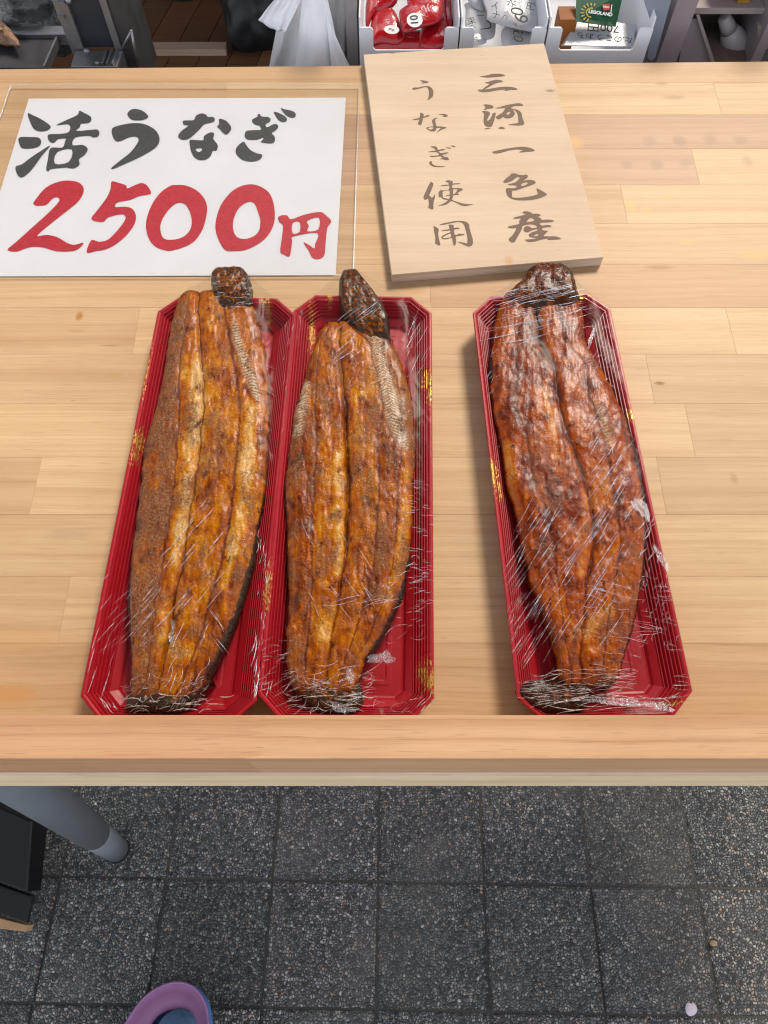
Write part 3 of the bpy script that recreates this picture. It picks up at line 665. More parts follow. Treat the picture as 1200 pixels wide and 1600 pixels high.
# ================================================================= trays, eels, film
TW, TL, TCH, TR = .1405, .4285, .0208, .0275
def octa(d):
    a, b = TW / 2 - d, TL / 2 - d; c = max(TCH - .586 * d, .002)
    return [(-a, -b + c), (-a + c, -b), (a - c, -b), (a, -b + c), (a, b - c), (a - c, b), (-a + c, b), (-a, b - c)]
def tray_mesh():
    prof = [(.0125, .0003), (.0110, .0012), (.0022, .0235), (.0008, .0240), (.0, .0250), (.0, .0268), (.0006, .0275), (.0022, .0275), (.0034, .0266)]
    d, z = .0042, .0252
    for k in range(6):
        prof += [(d, z), (d + .0004, z + .0007), (d + .0012, z + .0007), (d + .0016, z - .0004)]
        d += .0022; z -= .0026
    prof += [(.0225, .0085), (.0245, .0062), (.0262, .0058), (.034, .0058), (.0355, .0064), (.0380, .0064), (.0395, .0058)]
    vs = []; fs = []
    for dd, zz in prof: vs += [(x, y, zz) for x, y in octa(dd)]
    for k in range(len(prof) - 1):
        for i in range(8): fs.append((k * 8 + i, k * 8 + (i + 1) % 8, k * 8 + 8 + (i + 1) % 8, k * 8 + 8 + i))
    fs.append(tuple(range((len(prof) - 1) * 8, len(prof) * 8)))
    fs.append(tuple(range(7, -1, -1)))
    return mesh("food_tray", vs, fs)
trm = tray_mesh(); trm.materials.append(M_TRAY)

def tray_pose(corn):
    q = [P(*c, TR) for c in corn]; c = (q[1] + q[3] + q[4] + q[6]) / 4
    L = (q[4] - q[1]) ; R2 = (q[6] - q[3]); d = L + R2
    return Vector((c.x, c.y, TZ + .0002)), math.atan2(d.x, -d.y)
CORN = [[(284,465),(246.5,489.5),(434,462.5),(461,489.5),(125,1088.5),(141.5,1117),(401,1093),(380,1114)],
        [(481.7,463),(459.7,483.6),(644.5,460.4),(673.4,486.2),(404,1088),(418,1110),(676.7,1095.8),(654.8,1116.5)],
        [(761,461.7),(735.8,488.7),(938.5,458.6),(956,479),(804,1089),(824.5,1116),(1087.3,1086),(1070,1118)]]
EEL = [
 dict(rows=[(456,288,300,312,345,375),(470,277,297,311,348,392),(490,271,296,311,353,401),(540,262,288,315,362,413),(600,253,284,319,372,420),(640,243,284,320,378,422),(700,225,281,315,374,420),(760,219,276,306,368,416),(820,212,269,297,362,405),(880,204,260,290,350,398),(940,200,248,275,332,381),(1000,203,243,267,317,359),(1040,206,236,257,300,338),(1075,205,232,250,285,318),(1094,200,225,245,272,300)],
   G=2, deep=(950,1040), stripe=[[(366,505,4),(374,540,6),(386,575,8),(397,605,8),(404,630,4)]],
   pale=[[(314,560,6),(310,620,12),(307,700,12),(298,760,11),(288,820,11),(278,880,8)],[(390,640,10),(388,720,14),(385,780,12),(372,840,10),(352,920,6)],[(255,1000,12),(290,1020,18)]],
   spots=[(332,591,9),(338,597,6),(346,712,9),(228,716,8),(352,688,6),(280,620,6),(300,680,7),(232,702,6),(226,882,6),(355,877,4),(236,870,7),(262,630,6),(362,490,7),(366,492,8),(346,505,6),(300,930,5)],
   head=[(421,345,368),(427,336,384),(438,331,393),(450,330,395),(460,334,394),(468,340,394),(482,342,396),(498,350,398)],
   tail=[(1062,207,330),(1078,201,318),(1092,197,308),(1106,194,292),(1114,200,276)], color=(1.0, .95, .89), burn=[[(414,780,3),(398,880,8),(380,950,11),(356,1010,12),(332,1060,12)],[(204,900,3),(205,1060,5)]], tone=[-.05, .06, .05, .02], grey=[.75, .15, .12, .1]),
 dict(rows=[(505,508,520,530,545,552,560),(520,498,512,530,552,562,590),(540,491,501,532,576,590,617),(580,479,496,535,586,607,632),(640,460,493,540,600,624,647),(700,452,496,542,589,628,650),(760,443,493,546,594,622,646),(820,447,488,542,589,620,645),(880,449,488,539,586,615,641),(940,451,488,529,571,600,629),(1000,447,483,519,553,575,597),(1035,447,478,514,540,555,572),(1065,453,478,510,530,545,560),(1085,462,480,508,530,545,560)],
   G=2, deep=(640,860), stripe=[[(586,530,9),(594,570,11),(606,620,12),(616,660,11),(628,690,9),(634,705,5)],[(478,610,8),(470,650,9),(466,680,8)]],
   pale=[[(528,720,8),(534,780,10),(531,840,10),(526,900,8)],[(637,740,8),(632,830,9),(600,960,7)],[(520,960,12),(510,1000,14)],[(505,640,8)]],
   spots=[(575,640,7),(565,632,6),(578,790,9),(570,785,7),(590,800,7),(470,720,8),(458,728,7),(500,675,6),(600,705,8),(606,715,6),(540,912,7),(545,918,5),(447,757,4),(587,800,3),(578,979,3),(628,680,8),(520,560,8),(590,735,6)],
   head=[(421,540,552),(428,534,559),(440,531,566),(455,530,577),(470,529,590),(485,530,603),(497,534,608),(508,543,610),(520,554,611),(534,564,611),(550,574,612)],
   tail=[(1046,452,565),(1066,455,562),(1088,468,571),(1104,484,566),(1115,500,550)], color=(1.0, .93, .85), burn=[[(642,870,4),(624,950,7),(600,1000,9),(575,1035,9)],[(445,740,3),(448,900,4)],[(640,560,4),(650,680,4)]], tone=[-.04, .04, .05, -.04, -.03], grey=[.35, .2, .15, .3, .35]),
 dict(rows=[(447,808,826,845,870,898),(460,786,818,838,872,904),(490,774,812,838,872,911),(540,768,805,842,878,916),(570,762,805,862,908,936),(600,764,804,866,912,953),(650,771,805,875,926,977),(700,783,824,890,942,995),(760,791,831,912,952,1007),(800,804,850,922,961,1011),(860,815,862,926,965,1009),(920,829,870,914,957,1001),(980,853,876,908,944,990),(1030,868,885,904,940,974),(1060,872,890,906,935,966),(1074,876,890,905,930,955)],
   G=2, deep=(480,560), stripe=[[(930,640,4),(940,670,6),(948,700,4)]],
   pale=[[(912,780,7),(914,830,8),(905,900,7)],[(790,700,8),(800,800,8)],[(890,1000,10),(950,960,12)],[(850,620,8),(868,720,9)]],
   spots=[(858,610,9),(860,630,8),(850,660,7),(820,640,8),(838,870,10),(850,850,8),(985,830,9),(978,815,9),(940,820,7),(960,790,9),(815,720,9),(830,760,8),(900,700,7),(830,640,7),(880,1000,7),(955,1035,7),(930,660,6),(870,760,8),(800,560,8),(880,560,8)],
   head=[(414,840,866),(419,830,880),(428,821,890),(438,815,897),(448,809,900),(460,795,904),(472,788,907),(486,790,903),(498,800,895)],
   tail=[(1062,830,935),(1070,812,925),(1080,805,922),(1092,814,925),(1104,829,918),(1113,845,905)], color=(.84, .56, .36), burn=[[(945,580,4),(980,660,7),(1003,760,7),(1011,830,8),(1007,900,9),(994,980,10),(974,1040,10)],[(764,560,6),(765,600,5)]], tone=[.0, -.03, .04, -.02], grey=[.0, .05, .0, .05]),
]
NAMES = [("left", "leftmost of the three trays"), ("mid", ""), ("right", "")]
L_TRAY = ["red lacquer tray with the palest eel, leftmost of the three and touching its neighbour",
          "middle red lacquer tray, touching the tray on its left, below the gap between both signs",
          "red lacquer tray standing apart and turned the other way, below the wooden sign"]
L_EEL = ["grilled eel with golden ridges and its short head folded sideways, in the leftmost tray",
         "grilled eel with a pointed dark head and white ribbed stripe, in the middle tray",
         "darkest glazed grilled eel with broad round head under the wooden sign"]
L_FILM = ["cling film over the leftmost tray, finely creased near the eel's tail",
          "cling film over the middle tray, tented over the pointed eel head",
          "heavily wrinkled cling film over the tray standing apart on the right"]

def lerp_rows(rows, n):
    ys = np.array([r[0] for r in rows], float)
    yq = np.linspace(ys[0], ys[-1], n)
    cols = []
    for c in range(1, len(rows[0])):
        v = np.array([r[c] for r in rows], float)
        # smooth interpolation: linear then small blur
        f = np.interp(yq, ys, v)
        k = max(3, n // 28); ker = np.hanning(k + 2)[1:-1]; ker /= ker.sum()
        fp = np.concatenate([2 * f[0] - f[1:k + 1][::-1], f, 2 * f[-1] - f[-k - 1:-1][::-1]])
        cols.append(np.convolve(fp, ker, 'same')[k:-k])
    return yq, np.stack(cols, 1)

def poly_attr(polys, X, Y):
    out = np.zeros_like(X)
    for pl in polys:
        for a, b in zip(pl, pl[1:]):
            ax, ay, aw = a; bx, by, bw = b
            L2 = (bx - ax) ** 2 + (by - ay) ** 2
            t = np.clip(((X - ax) * (bx - ax) + (Y - ay) * (by - ay)) / L2, 0, 1)
            d = np.hypot(X - (ax + t * (bx - ax)), Y - (ay + t * (by - ay))); w = aw + (bw - aw) * t
            out = np.maximum(out, np.clip(1.35 - d / np.maximum(w, 1e-6) * .9, 0, 1))
        if len(pl) == 1:
            d = np.hypot(X - pl[0][0], Y - pl[0][1]); out = np.maximum(out, np.clip(1.3 - d / pl[0][2], 0, 1))
    return out

PV = np.vectorize(lambda a, b, z: tuple(P(a, b, z)), otypes=[float, float, float])

def eel_sheet(name, rows, G_i, n, m, htop, zedge, seed, info, parent_color, taper=(.06, .05), floor=.35, endchar=.62, groove=.40, char=0.0, mat=M_EEL):
    yq, B = lerp_rows(rows, n)
    nb = B.shape[1]
    t = np.linspace(0, 1, m)
    wob = np.array([[noise.noise(Vector((y * .05, k * 7.3 + seed, 0))) + .5 * noise.noise(Vector((y * .16, k * 7.3 + seed, 4))) for k in range(nb)] for y in yq])
    B = B + wob * np.array([2.2] + [2.8] * (nb - 2) + [2.2])
    X = np.zeros((n, m)); LB = np.zeros((n, m)); SX = np.zeros((n, m)); ED = np.zeros((n, m)); GD = np.zeros((n, m))
    for i in range(n):
        L, R = B[i, 0], B[i, -1]; x = L + (R - L) * t; X[i] = x
        k = np.clip(np.searchsorted(B[i], x, side='right') - 1, 0, nb - 2)
        a = B[i][k]; b = B[i][k + 1]; s = np.clip((x - a) / np.maximum(b - a, 1e-3), 0, 1)
        SX[i] = 2 * s - 1
        LB[i] = np.clip(1 - np.abs(2 * s - 1) ** 4.0, 0, 1)
        GD[i] = np.abs(x - B[i][G_i]) if G_i is not None else 99
        ED[i] = np.minimum(x - L, R - x)
    Y = np.repeat(yq[:, None], m, 1)
    v = (yq - yq[0]) / (yq[-1] - yq[0])
    tp = np.clip(np.minimum(v / taper[0], (1 - v) / taper[1]), 0, 1); tp = np.sqrt(1 - (1 - tp) ** 2)[:, None]
    u = 2 * t - 1; arch = (1 - np.abs(u) ** 9)[None, :] ** .6
    H = zedge + (htop - zedge) * arch * (floor + (1 - floor) * tp)
    amp = (htop - zedge)
    H = H - amp * groove * .18 * (1 - LB) * arch
    if G_i is not None:
        dp = np.exp(-np.abs(GD / 3.0) ** 1.5) + .28 * np.exp(-(GD / 10) ** 2); d0, d1 = info['deep']
        depth = .35 + .55 * np.clip(np.minimum((yq - d0) / 40 + .5, (d1 - yq) / 40 + .5), 0, 1)
        H = H - .0066 * dp * depth[:, None]
    Nz = np.zeros((n, m)); N2 = np.zeros((n, m))
    for i in range(n):
        for j in range(m):
            Nz[i, j] = noise.noise(Vector((X[i, j] * .055, Y[i, j] * .03, seed * 3.1)))
            N2[i, j] = noise.noise(Vector((X[i, j] * .20, Y[i, j] * .10, seed))) + .8 * noise.noise(Vector((X[i, j] * .13, Y[i, j] * .016, seed + 40)))
    H = H + Nz * .0012 + N2 * .0006
    if char:
        for i in range(n):
            for j in range(m):
                q_ = Vector((X[i, j] * .11, Y[i, j] * .11, seed))
                H[i, j] += (.0014 * noise.noise(q_ * .7) + .0005 * noise.noise(q_ * 2.3)) * tp[i, 0]
    wx, wy, wz = PV(X, Y, np.full_like(X, .024))
    vs = np.stack([wx, wy, TZ + H], -1)
    # ragged outline
    for i in range(n):
        vs[i, 0, 0] += .0012 * noise.noise(Vector((Y[i, 0] * .3, seed, 1))); vs[i, -1, 0] += .0012 * noise.noise(Vector((Y[i, 0] * .3, seed, 9)))
    lo_l = vs[:, 0] + np.array([.0035, 0, 0]); lo_r = vs[:, -1] - np.array([.0035, 0, 0]); lo_l[:, 2] = TZ + .0062; lo_r[:, 2] = TZ + .0062
    allv = np.concatenate([lo_l[:, None], vs, lo_r[:, None]], 1); M2 = m + 2
    # end walls
    t0 = allv[0].copy(); t0[:, 2] = TZ + .0062; t0[:, 1] -= .002; t1 = allv[-1].copy(); t1[:, 2] = TZ + .0062; t1[:, 1] += .002
    allv = np.concatenate([t0[None], allv, t1[None]], 0); N = n + 2
    flat = allv.reshape(-1, 3)
    idx = np.arange(N * M2).reshape(N, M2)
    q = np.stack([idx[:-1, :-1], idx[1:, :-1], idx[1:, 1:], idx[:-1, 1:]], -1).reshape(-1, 4)
    me = bpy.data.meshes.new(name); me.from_pydata(flat.tolist(), [], q.tolist()); me.update()
    padv = lambda A, f=None: np.pad(A, 1, mode='edge').ravel().astype(np.float32)
    endd = np.minimum(yq - yq[0], yq[-1] - yq)[:, None]
    ev = np.array([[.62 + .75 * noise.noise(Vector((y * .03, sd_ * 9.1 + seed, 2.0))) for sd_ in (0, 1)] for y in yq])
    half = (X - B[:, :1]) < (B[:, -1:] - X)
    ew = np.where(half, ev[:, :1], ev[:, 1:]).clip(.25, 1.2) * (.62 if not char else .25)
    edge = np.clip(1 - ED / 11.0, 0, 1) ** 1.4 * ew + np.clip(1 - endd / 30, 0, 1) * endchar * np.ones_like(X) + char
    right = np.clip((X - (B[:, -1][:, None] - 16)) / 16, 0, 1) * .22
    edge = np.maximum(edge + right * .5, 1.0 * poly_attr(info.get('burn', []), X, Y))
    tone = np.zeros_like(X); grey = np.zeros_like(X)
    if 'tone' in info:
        for i in range(n):
            k = np.clip(np.searchsorted(B[i], X[i], side='right') - 1, 0, nb - 2)
            tone[i] = np.array(info['tone'])[k]; grey[i] = np.array(info['grey'])[k]
        ker = np.hanning(11)[1:-1]; ker /= ker.sum()
        for A in (tone, grey):
            for i in range(n): A[i] = np.convolve(np.pad(A[i], 4, mode='edge'), ker, 'valid')
    at = dict(tone=tone, grey=grey, lobe=LB, edge=edge, across=SX, along=(vs[..., 1]), pale=poly_attr(info.get('pale', []), X, Y) if not char else X * 0,
              stripe=poly_attr(info.get('stripe', []), X, Y) if not char else X * 0,
              spot=poly_attr([[s] for s in info.get('spots', [])], X, Y) if not char else X * 0)
    for k, A in at.items():
        a = me.attributes.new(k, 'FLOAT', 'POINT'); a.data.foreach_set('value', padv(A))
    o = link(name, me, mat, None, True); o.color = (*parent_color, 1)
    return o, vs.reshape(-1, 3)

def hull(pts):
    pts = sorted(set(map(tuple, np.round(pts, 5)))); 
    def half(ps):
        o = []
        for p in ps:
            while len(o) > 1 and (o[-1][0] - o[-2][0]) * (p[1] - o[-2][1]) - (o[-1][1] - o[-2][1]) * (p[0] - o[-2][0]) <= 0: o.pop()
            o.append(p)
        return o
    a = half(pts); b = half(pts[::-1]); return a[:-1] + b[:-1]

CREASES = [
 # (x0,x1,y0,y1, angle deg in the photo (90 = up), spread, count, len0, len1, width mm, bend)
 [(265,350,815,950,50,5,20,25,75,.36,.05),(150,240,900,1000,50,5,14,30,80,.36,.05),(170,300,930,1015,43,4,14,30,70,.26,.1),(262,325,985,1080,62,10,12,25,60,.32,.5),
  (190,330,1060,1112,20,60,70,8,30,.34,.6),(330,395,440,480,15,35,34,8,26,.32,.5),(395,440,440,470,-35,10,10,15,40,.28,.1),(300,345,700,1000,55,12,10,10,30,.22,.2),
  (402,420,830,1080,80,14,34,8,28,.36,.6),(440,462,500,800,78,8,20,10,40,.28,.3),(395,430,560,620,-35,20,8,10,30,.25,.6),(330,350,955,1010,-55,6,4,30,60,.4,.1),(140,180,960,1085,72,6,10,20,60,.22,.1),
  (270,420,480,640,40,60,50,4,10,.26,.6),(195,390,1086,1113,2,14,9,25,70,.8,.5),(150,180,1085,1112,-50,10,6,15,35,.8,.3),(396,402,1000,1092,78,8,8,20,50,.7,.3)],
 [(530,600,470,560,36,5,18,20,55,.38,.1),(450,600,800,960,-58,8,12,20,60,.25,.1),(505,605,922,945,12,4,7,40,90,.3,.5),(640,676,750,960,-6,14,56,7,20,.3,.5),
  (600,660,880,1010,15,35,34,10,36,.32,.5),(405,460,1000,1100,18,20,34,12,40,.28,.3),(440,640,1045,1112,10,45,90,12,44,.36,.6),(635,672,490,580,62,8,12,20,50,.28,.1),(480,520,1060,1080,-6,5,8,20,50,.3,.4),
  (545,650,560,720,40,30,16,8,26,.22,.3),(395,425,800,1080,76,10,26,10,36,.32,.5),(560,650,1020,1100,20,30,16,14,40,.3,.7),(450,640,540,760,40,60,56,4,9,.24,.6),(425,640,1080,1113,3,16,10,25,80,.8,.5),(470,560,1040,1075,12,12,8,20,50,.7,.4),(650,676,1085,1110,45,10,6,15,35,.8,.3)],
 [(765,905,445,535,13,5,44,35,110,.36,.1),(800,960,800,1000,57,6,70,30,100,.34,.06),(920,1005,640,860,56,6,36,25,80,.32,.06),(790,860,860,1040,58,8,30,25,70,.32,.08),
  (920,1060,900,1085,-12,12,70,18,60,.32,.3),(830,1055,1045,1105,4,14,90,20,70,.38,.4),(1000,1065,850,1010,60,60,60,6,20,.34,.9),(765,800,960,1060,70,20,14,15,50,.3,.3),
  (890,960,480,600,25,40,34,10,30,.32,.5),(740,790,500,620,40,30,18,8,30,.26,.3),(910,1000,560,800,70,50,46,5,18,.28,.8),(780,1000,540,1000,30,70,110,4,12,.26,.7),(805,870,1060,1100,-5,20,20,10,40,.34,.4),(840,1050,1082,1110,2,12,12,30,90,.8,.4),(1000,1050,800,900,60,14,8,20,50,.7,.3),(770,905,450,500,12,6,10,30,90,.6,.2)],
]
# glint facets added on the film (px outline, height above table, tilt so that they catch the light)
GLINT_FACETS = [
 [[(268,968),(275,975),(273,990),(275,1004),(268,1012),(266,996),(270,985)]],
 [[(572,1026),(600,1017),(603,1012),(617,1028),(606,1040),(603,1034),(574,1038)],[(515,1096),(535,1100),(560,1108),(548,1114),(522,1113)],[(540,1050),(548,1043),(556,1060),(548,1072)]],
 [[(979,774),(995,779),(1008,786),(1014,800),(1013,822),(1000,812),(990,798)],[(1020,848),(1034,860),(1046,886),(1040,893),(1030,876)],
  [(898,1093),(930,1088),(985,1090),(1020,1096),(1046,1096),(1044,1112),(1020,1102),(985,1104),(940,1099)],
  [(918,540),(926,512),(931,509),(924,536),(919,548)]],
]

for ti in range(3):
    info = EEL[ti]
    loc, rot = tray_pose(CORN[ti])
    tr = bpy.data.objects.new("food_tray", trm); COL.objects.link(tr); tr.location = loc; tr.rotation_euler = (0, 0, rot)
    tag(tr, L_TRAY[ti], "tray", "red lacquer trays of grilled eel")
    Rt = Matrix.Rotation(-rot, 2)
    body, bv = eel_sheet("grilled_eel", info['rows'], info['G'], 300, 116, .0330, .0235, 3 + ti * 5, info, info['color'])
    tag(body, L_EEL[ti], "grilled eel", "grilled eels in trays")
    hd, hv = eel_sheet("head", info['head'], None, 64, 48, .0400, .0190, 11 + ti * 5, {}, info['color'], (.3, .5), .0, .12, .2, (.70, .73, .70)[ti])
    tl_, tv = eel_sheet("tail", info['tail'], None, 56, 70, .0300, .0210, 23 + ti * 5, {}, info['color'], (.5, .3), .1, .2, .2, .72)
    for o in (hd, tl_): o.parent = body
    # ---- film: a membrane stretched over rim and eel
    allv = np.concatenate([bv, hv, tv], 0)
    def to_local(pts):
        d = np.asarray(pts)[:, :2] - np.array([loc.x, loc.y]); c, s = cos(-rot), sin(-rot)
        return np.stack([d[:, 0] * c - d[:, 1] * s, d[:, 0] * s + d[:, 1] * c], 1)
    lo = to_local(allv)
    hl = hull(np.concatenate([np.array(octa(-.0006)), lo * 1.0 + 0], 0))
    ha = np.array(hl)
    x0, x1, y0, y1 = ha[:, 0].min() - .004, ha[:, 0].max() + .004, ha[:, 1].min() - .004, ha[:, 1].max() + .004
    h = .0014; nx, ny = int((x1 - x0) / h) + 1, int((y1 - y0) / h) + 1
    gx = x0 + np.arange(nx) * h; gy = y0 + np.arange(ny) * h; GX, GY = np.meshgrid(gx, gy)
    def inside(poly, X, Y, off=0.0):
        r = np.full(X.shape, 1e9)
        for a, b in zip(poly, list(poly[1:]) + [poly[0]]):
            ex, ey = b[0] - a[0], b[1] - a[1]; l = math.hypot(ex, ey)
            r = np.minimum(r, (ex * (Y - a[1]) - ey * (X - a[0])) / l)
        return r
    ob = np.full(GX.shape, .0); dr = inside(octa(0), GX, GY)
    ob[(dr > -.0010) & (dr < .0040)] = TR + .0006
    ii = np.clip(((lo[:, 0] - x0) / h).round().astype(int), 0, nx - 1); jj = np.clip(((lo[:, 1] - y0) / h).round().astype(int), 0, ny - 1)
    ez = np.zeros(GX.shape); np.maximum.at(ez, (jj, ii), allv[:, 2] - TZ + .0009)
    for _ in range(2):
        sh = [np.roll(ez, s, a) for s in (1, -1) for a in (0, 1)]; ez = np.where(ez > 0, ez, np.where(np.max(sh, 0) > 0, np.max(sh, 0), 0))
    ob = np.maximum(ob, ez)
    outm = inside(hl, GX, GY) < -.0005
    Z = np.maximum(ob, .022)
    for it in range(900):
        A = .25 * (np.roll(Z, 1, 0) + np.roll(Z, -1, 0) + np.roll(Z, 1, 1) + np.roll(Z, -1, 1)) - 1.2e-5
        Z = np.maximum(ob, A); Z[outm] = .0235
    for _ in range(2):
        Z = np.maximum(.5 * Z + .125 * (np.roll(Z, 1, 0) + np.roll(Z, -1, 0) + np.roll(Z, 1, 1) + np.roll(Z, -1, 1)), ob - .0004)
    def zf_local(x, y):
        fx = min(max((x - x0) / h, 0), nx - 1.001); fy = min(max((y - y0) / h, 0), ny - 1.001)
        i, j = int(fx), int(fy); a, b = fx - i, fy - j
        return (Z[j, i] * (1 - a) + Z[j, i + 1] * a) * (1 - b) + (Z[j + 1, i] * (1 - a) + Z[j + 1, i + 1] * a) * b
    def zf(p):
        l = to_local(np.array([[p[0], p[1]]]))[0]; return zf_local(l[0], l[1])
    # film surface
    def ext(v):
        xs = []
        for a, b in zip(hl, hl[1:] + [hl[0]]):
            if (a[1] - v) * (b[1] - v) <= 0 and abs(a[1] - b[1]) > 1e-9: xs.append(a[0] + (b[0] - a[0]) * (v - a[1]) / (b[1] - a[1]))
        return min(xs), max(xs)
    nv, nu = 240, 84
    vv = ha[:, 1].min() + 1e-5 + (ha[:, 1].max() - ha[:, 1].min() - 2e-5) * (.5 - .5 * np.cos(np.linspace(.05, 1 - .05, nv) * pi)); 
    vv = np.clip(vv, ha[:, 1].min() + 2e-5, ha[:, 1].max() - 2e-5)
    c_, s_ = cos(rot), sin(rot)
    vs = []
    for v in vv:
        a, b = ext(v)
        rowp = [(a + .006, v, .003)] if True else []
        for k in range(nu):
            x = a + (b - a) * k / (nu - 1); vs_z = zf_local(x, v)
            rowp.append((x, v, vs_z))
        rowp.append((b - .006, v, .003))
        for x, y, z in rowp: vs.append((loc.x + x * c_ - y * s_, loc.y + x * s_ + y * c_, TZ + z))
    w = nu + 2
    fs = [(r * w + k, r * w + k + 1, (r + 1) * w + k + 1, (r + 1) * w + k) for r in range(nv - 1) for k in range(w - 1)]
    fm = obj("cling_film_cover", vs, fs, M_FILM, None, True)
    tag(fm, L_FILM[ti], "cling film", "cling film over the trays")
    # creases
    cv = []; cf = []
    def ribbon(pts, wd):
        n = len(pts)
        base = len(cv)
        for k, p in enumerate(pts):
            q = pts[min(k + 1, n - 1)] - pts[max(k - 1, 0)]; q.z = 0
            s = Vector((-q.y, q.x, 0)).normalized() * wd * .5 * (sin(pi * (k + .35) / (n - .3)) ** .6 + .05)
            cv.extend([p - s, p + Vector((0, 0, wd * .45)), p + s])
        for k in range(n - 1):
            a = base + k * 3
            cf.append((a, a + 1, a + 4, a + 3)); cf.append((a + 1, a + 2, a + 5, a + 4))
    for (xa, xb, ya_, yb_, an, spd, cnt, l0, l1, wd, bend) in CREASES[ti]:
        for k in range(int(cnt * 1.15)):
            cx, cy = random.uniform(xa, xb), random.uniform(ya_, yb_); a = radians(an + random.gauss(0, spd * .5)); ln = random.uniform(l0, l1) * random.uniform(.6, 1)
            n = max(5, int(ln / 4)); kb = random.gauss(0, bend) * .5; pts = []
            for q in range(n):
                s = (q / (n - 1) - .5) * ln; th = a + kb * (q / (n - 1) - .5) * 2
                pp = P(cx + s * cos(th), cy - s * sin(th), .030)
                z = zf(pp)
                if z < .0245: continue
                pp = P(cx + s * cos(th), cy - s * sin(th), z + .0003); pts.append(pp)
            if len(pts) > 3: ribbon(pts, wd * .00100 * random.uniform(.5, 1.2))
    # gathered folds that run along the rim
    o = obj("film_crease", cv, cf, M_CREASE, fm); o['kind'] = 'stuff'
    for fl in GLINT_FACETS[ti]:
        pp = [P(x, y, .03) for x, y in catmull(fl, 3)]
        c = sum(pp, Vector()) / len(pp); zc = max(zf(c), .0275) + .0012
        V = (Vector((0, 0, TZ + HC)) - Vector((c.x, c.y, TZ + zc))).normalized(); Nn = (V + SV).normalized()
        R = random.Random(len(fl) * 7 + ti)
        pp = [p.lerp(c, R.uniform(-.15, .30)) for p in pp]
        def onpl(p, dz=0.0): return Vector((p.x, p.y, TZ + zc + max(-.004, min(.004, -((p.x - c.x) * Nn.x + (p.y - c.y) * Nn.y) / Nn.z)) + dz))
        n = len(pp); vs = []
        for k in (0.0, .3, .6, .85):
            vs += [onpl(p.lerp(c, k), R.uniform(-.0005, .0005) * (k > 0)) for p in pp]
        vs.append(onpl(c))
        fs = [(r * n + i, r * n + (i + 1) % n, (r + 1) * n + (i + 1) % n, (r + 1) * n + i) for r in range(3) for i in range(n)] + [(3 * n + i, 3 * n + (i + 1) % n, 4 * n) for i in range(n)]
        obj("film_glint_facet", vs, fs, M_FACET, fm, False)

#@@BACK
# ================================================================= behind the table
def quadbox(name, pts, th, mat, parent=None):
    """a board whose visible face has the corner points pts, th thick away from the viewer"""
    return slab_poly(name, pts, th, mat, parent, Vector((0, 1, 0)))

fl = tag(empty("stall_floor", (-.4, 2.4, gz(2.4))), kind='structure')
Rf = Matrix.Rotation(-radians(6.0), 4, 'X')
for k in range(30):
    w = .115
    a = -2.2 + k * w
    lean = .42
    pts = []
    for (s, y) in ((0, 2.02), (1, 2.02), (1, 3.54), (0, 3.54)):
        x = a + s * (w - .003) + (y - 2.02) * lean * .35
        pts.append((x, y, gz(y) + .02))
    o = hexa("floor_board", pts, [(x, y, z - .018) for x, y, z in pts], M_DARKFLOOR, ch=.001)
    tint(o, random.choice([(.095, .040, .017), (.14, .062, .024), (.085, .033, .014)]), .15); adopt(fl, o)
wl = box("shade_wall", -4.8, 4.8, 3.55, 3.73, gz(3.73), 3.28, M_WALL)  # unseen wall, its height set to shade the goods behind the table
tag(wl, "unseen back wall added to shade the goods behind the table", "wall")
# low wooden step on the shop floor
a = G(214, 97, .02); b = G(352, 97, .02)
o = box("wooden_step", a.x, b.x, a.y + .045, a.y + .09, gz(a.y) + .008, gz(a.y) + .040, M_DARKFLOOR)
tint(o, (.28, .20, .15), 0); tag(o, "low brown wooden step on the dark floor behind the table", "step")
# dark sacks on the floor
def lump(name, c, r, mat, seed, amp=.25, flat=None):
    bm = bmesh.new(); bmesh.ops.create_icosphere(bm, subdivisions=4, radius=1)
    for v in bm.verts:
        n = noise.noise(v.co * 1.3 + Vector((seed, 0, 0))) + .5 * noise.noise(v.co * 3.1 + Vector((0, seed, 0)))
        v.co = v.co * (1 + amp * n); v.co = Vector((v.co.x * r[0], v.co.y * r[1], max(v.co.z, -.75) * r[2])) + Vector(c)
    return from_bm(name, bm, mat, None, True)
c = G(395, 74, .0); o = lump("black_sack", (c.x + .02, c.y + .02, c.z + .12), (.12, .12, .15), M_BLACK, 3); tag(o, "black bag slumped on the dark floor beside the white plastic bags", "bag")
c = G(355, -4, 0); o = lump("dark_bundle", (c.x, c.y + .03, c.z + .1), (.14, .1, .13), M_BLACK, 8); tag(o, "dark bundle on the floor at the top edge of the photo", "bag")
c = G(285, 2, 0); o = lump("green_pot", (c.x, c.y + .03, c.z + .05), (.09, .08, .07), simple("dark_green_plastic", (.008, .022, .013), .5, .4), 5, .08); tag(o, "small dark green pot on the dark floor behind the table", "pot")

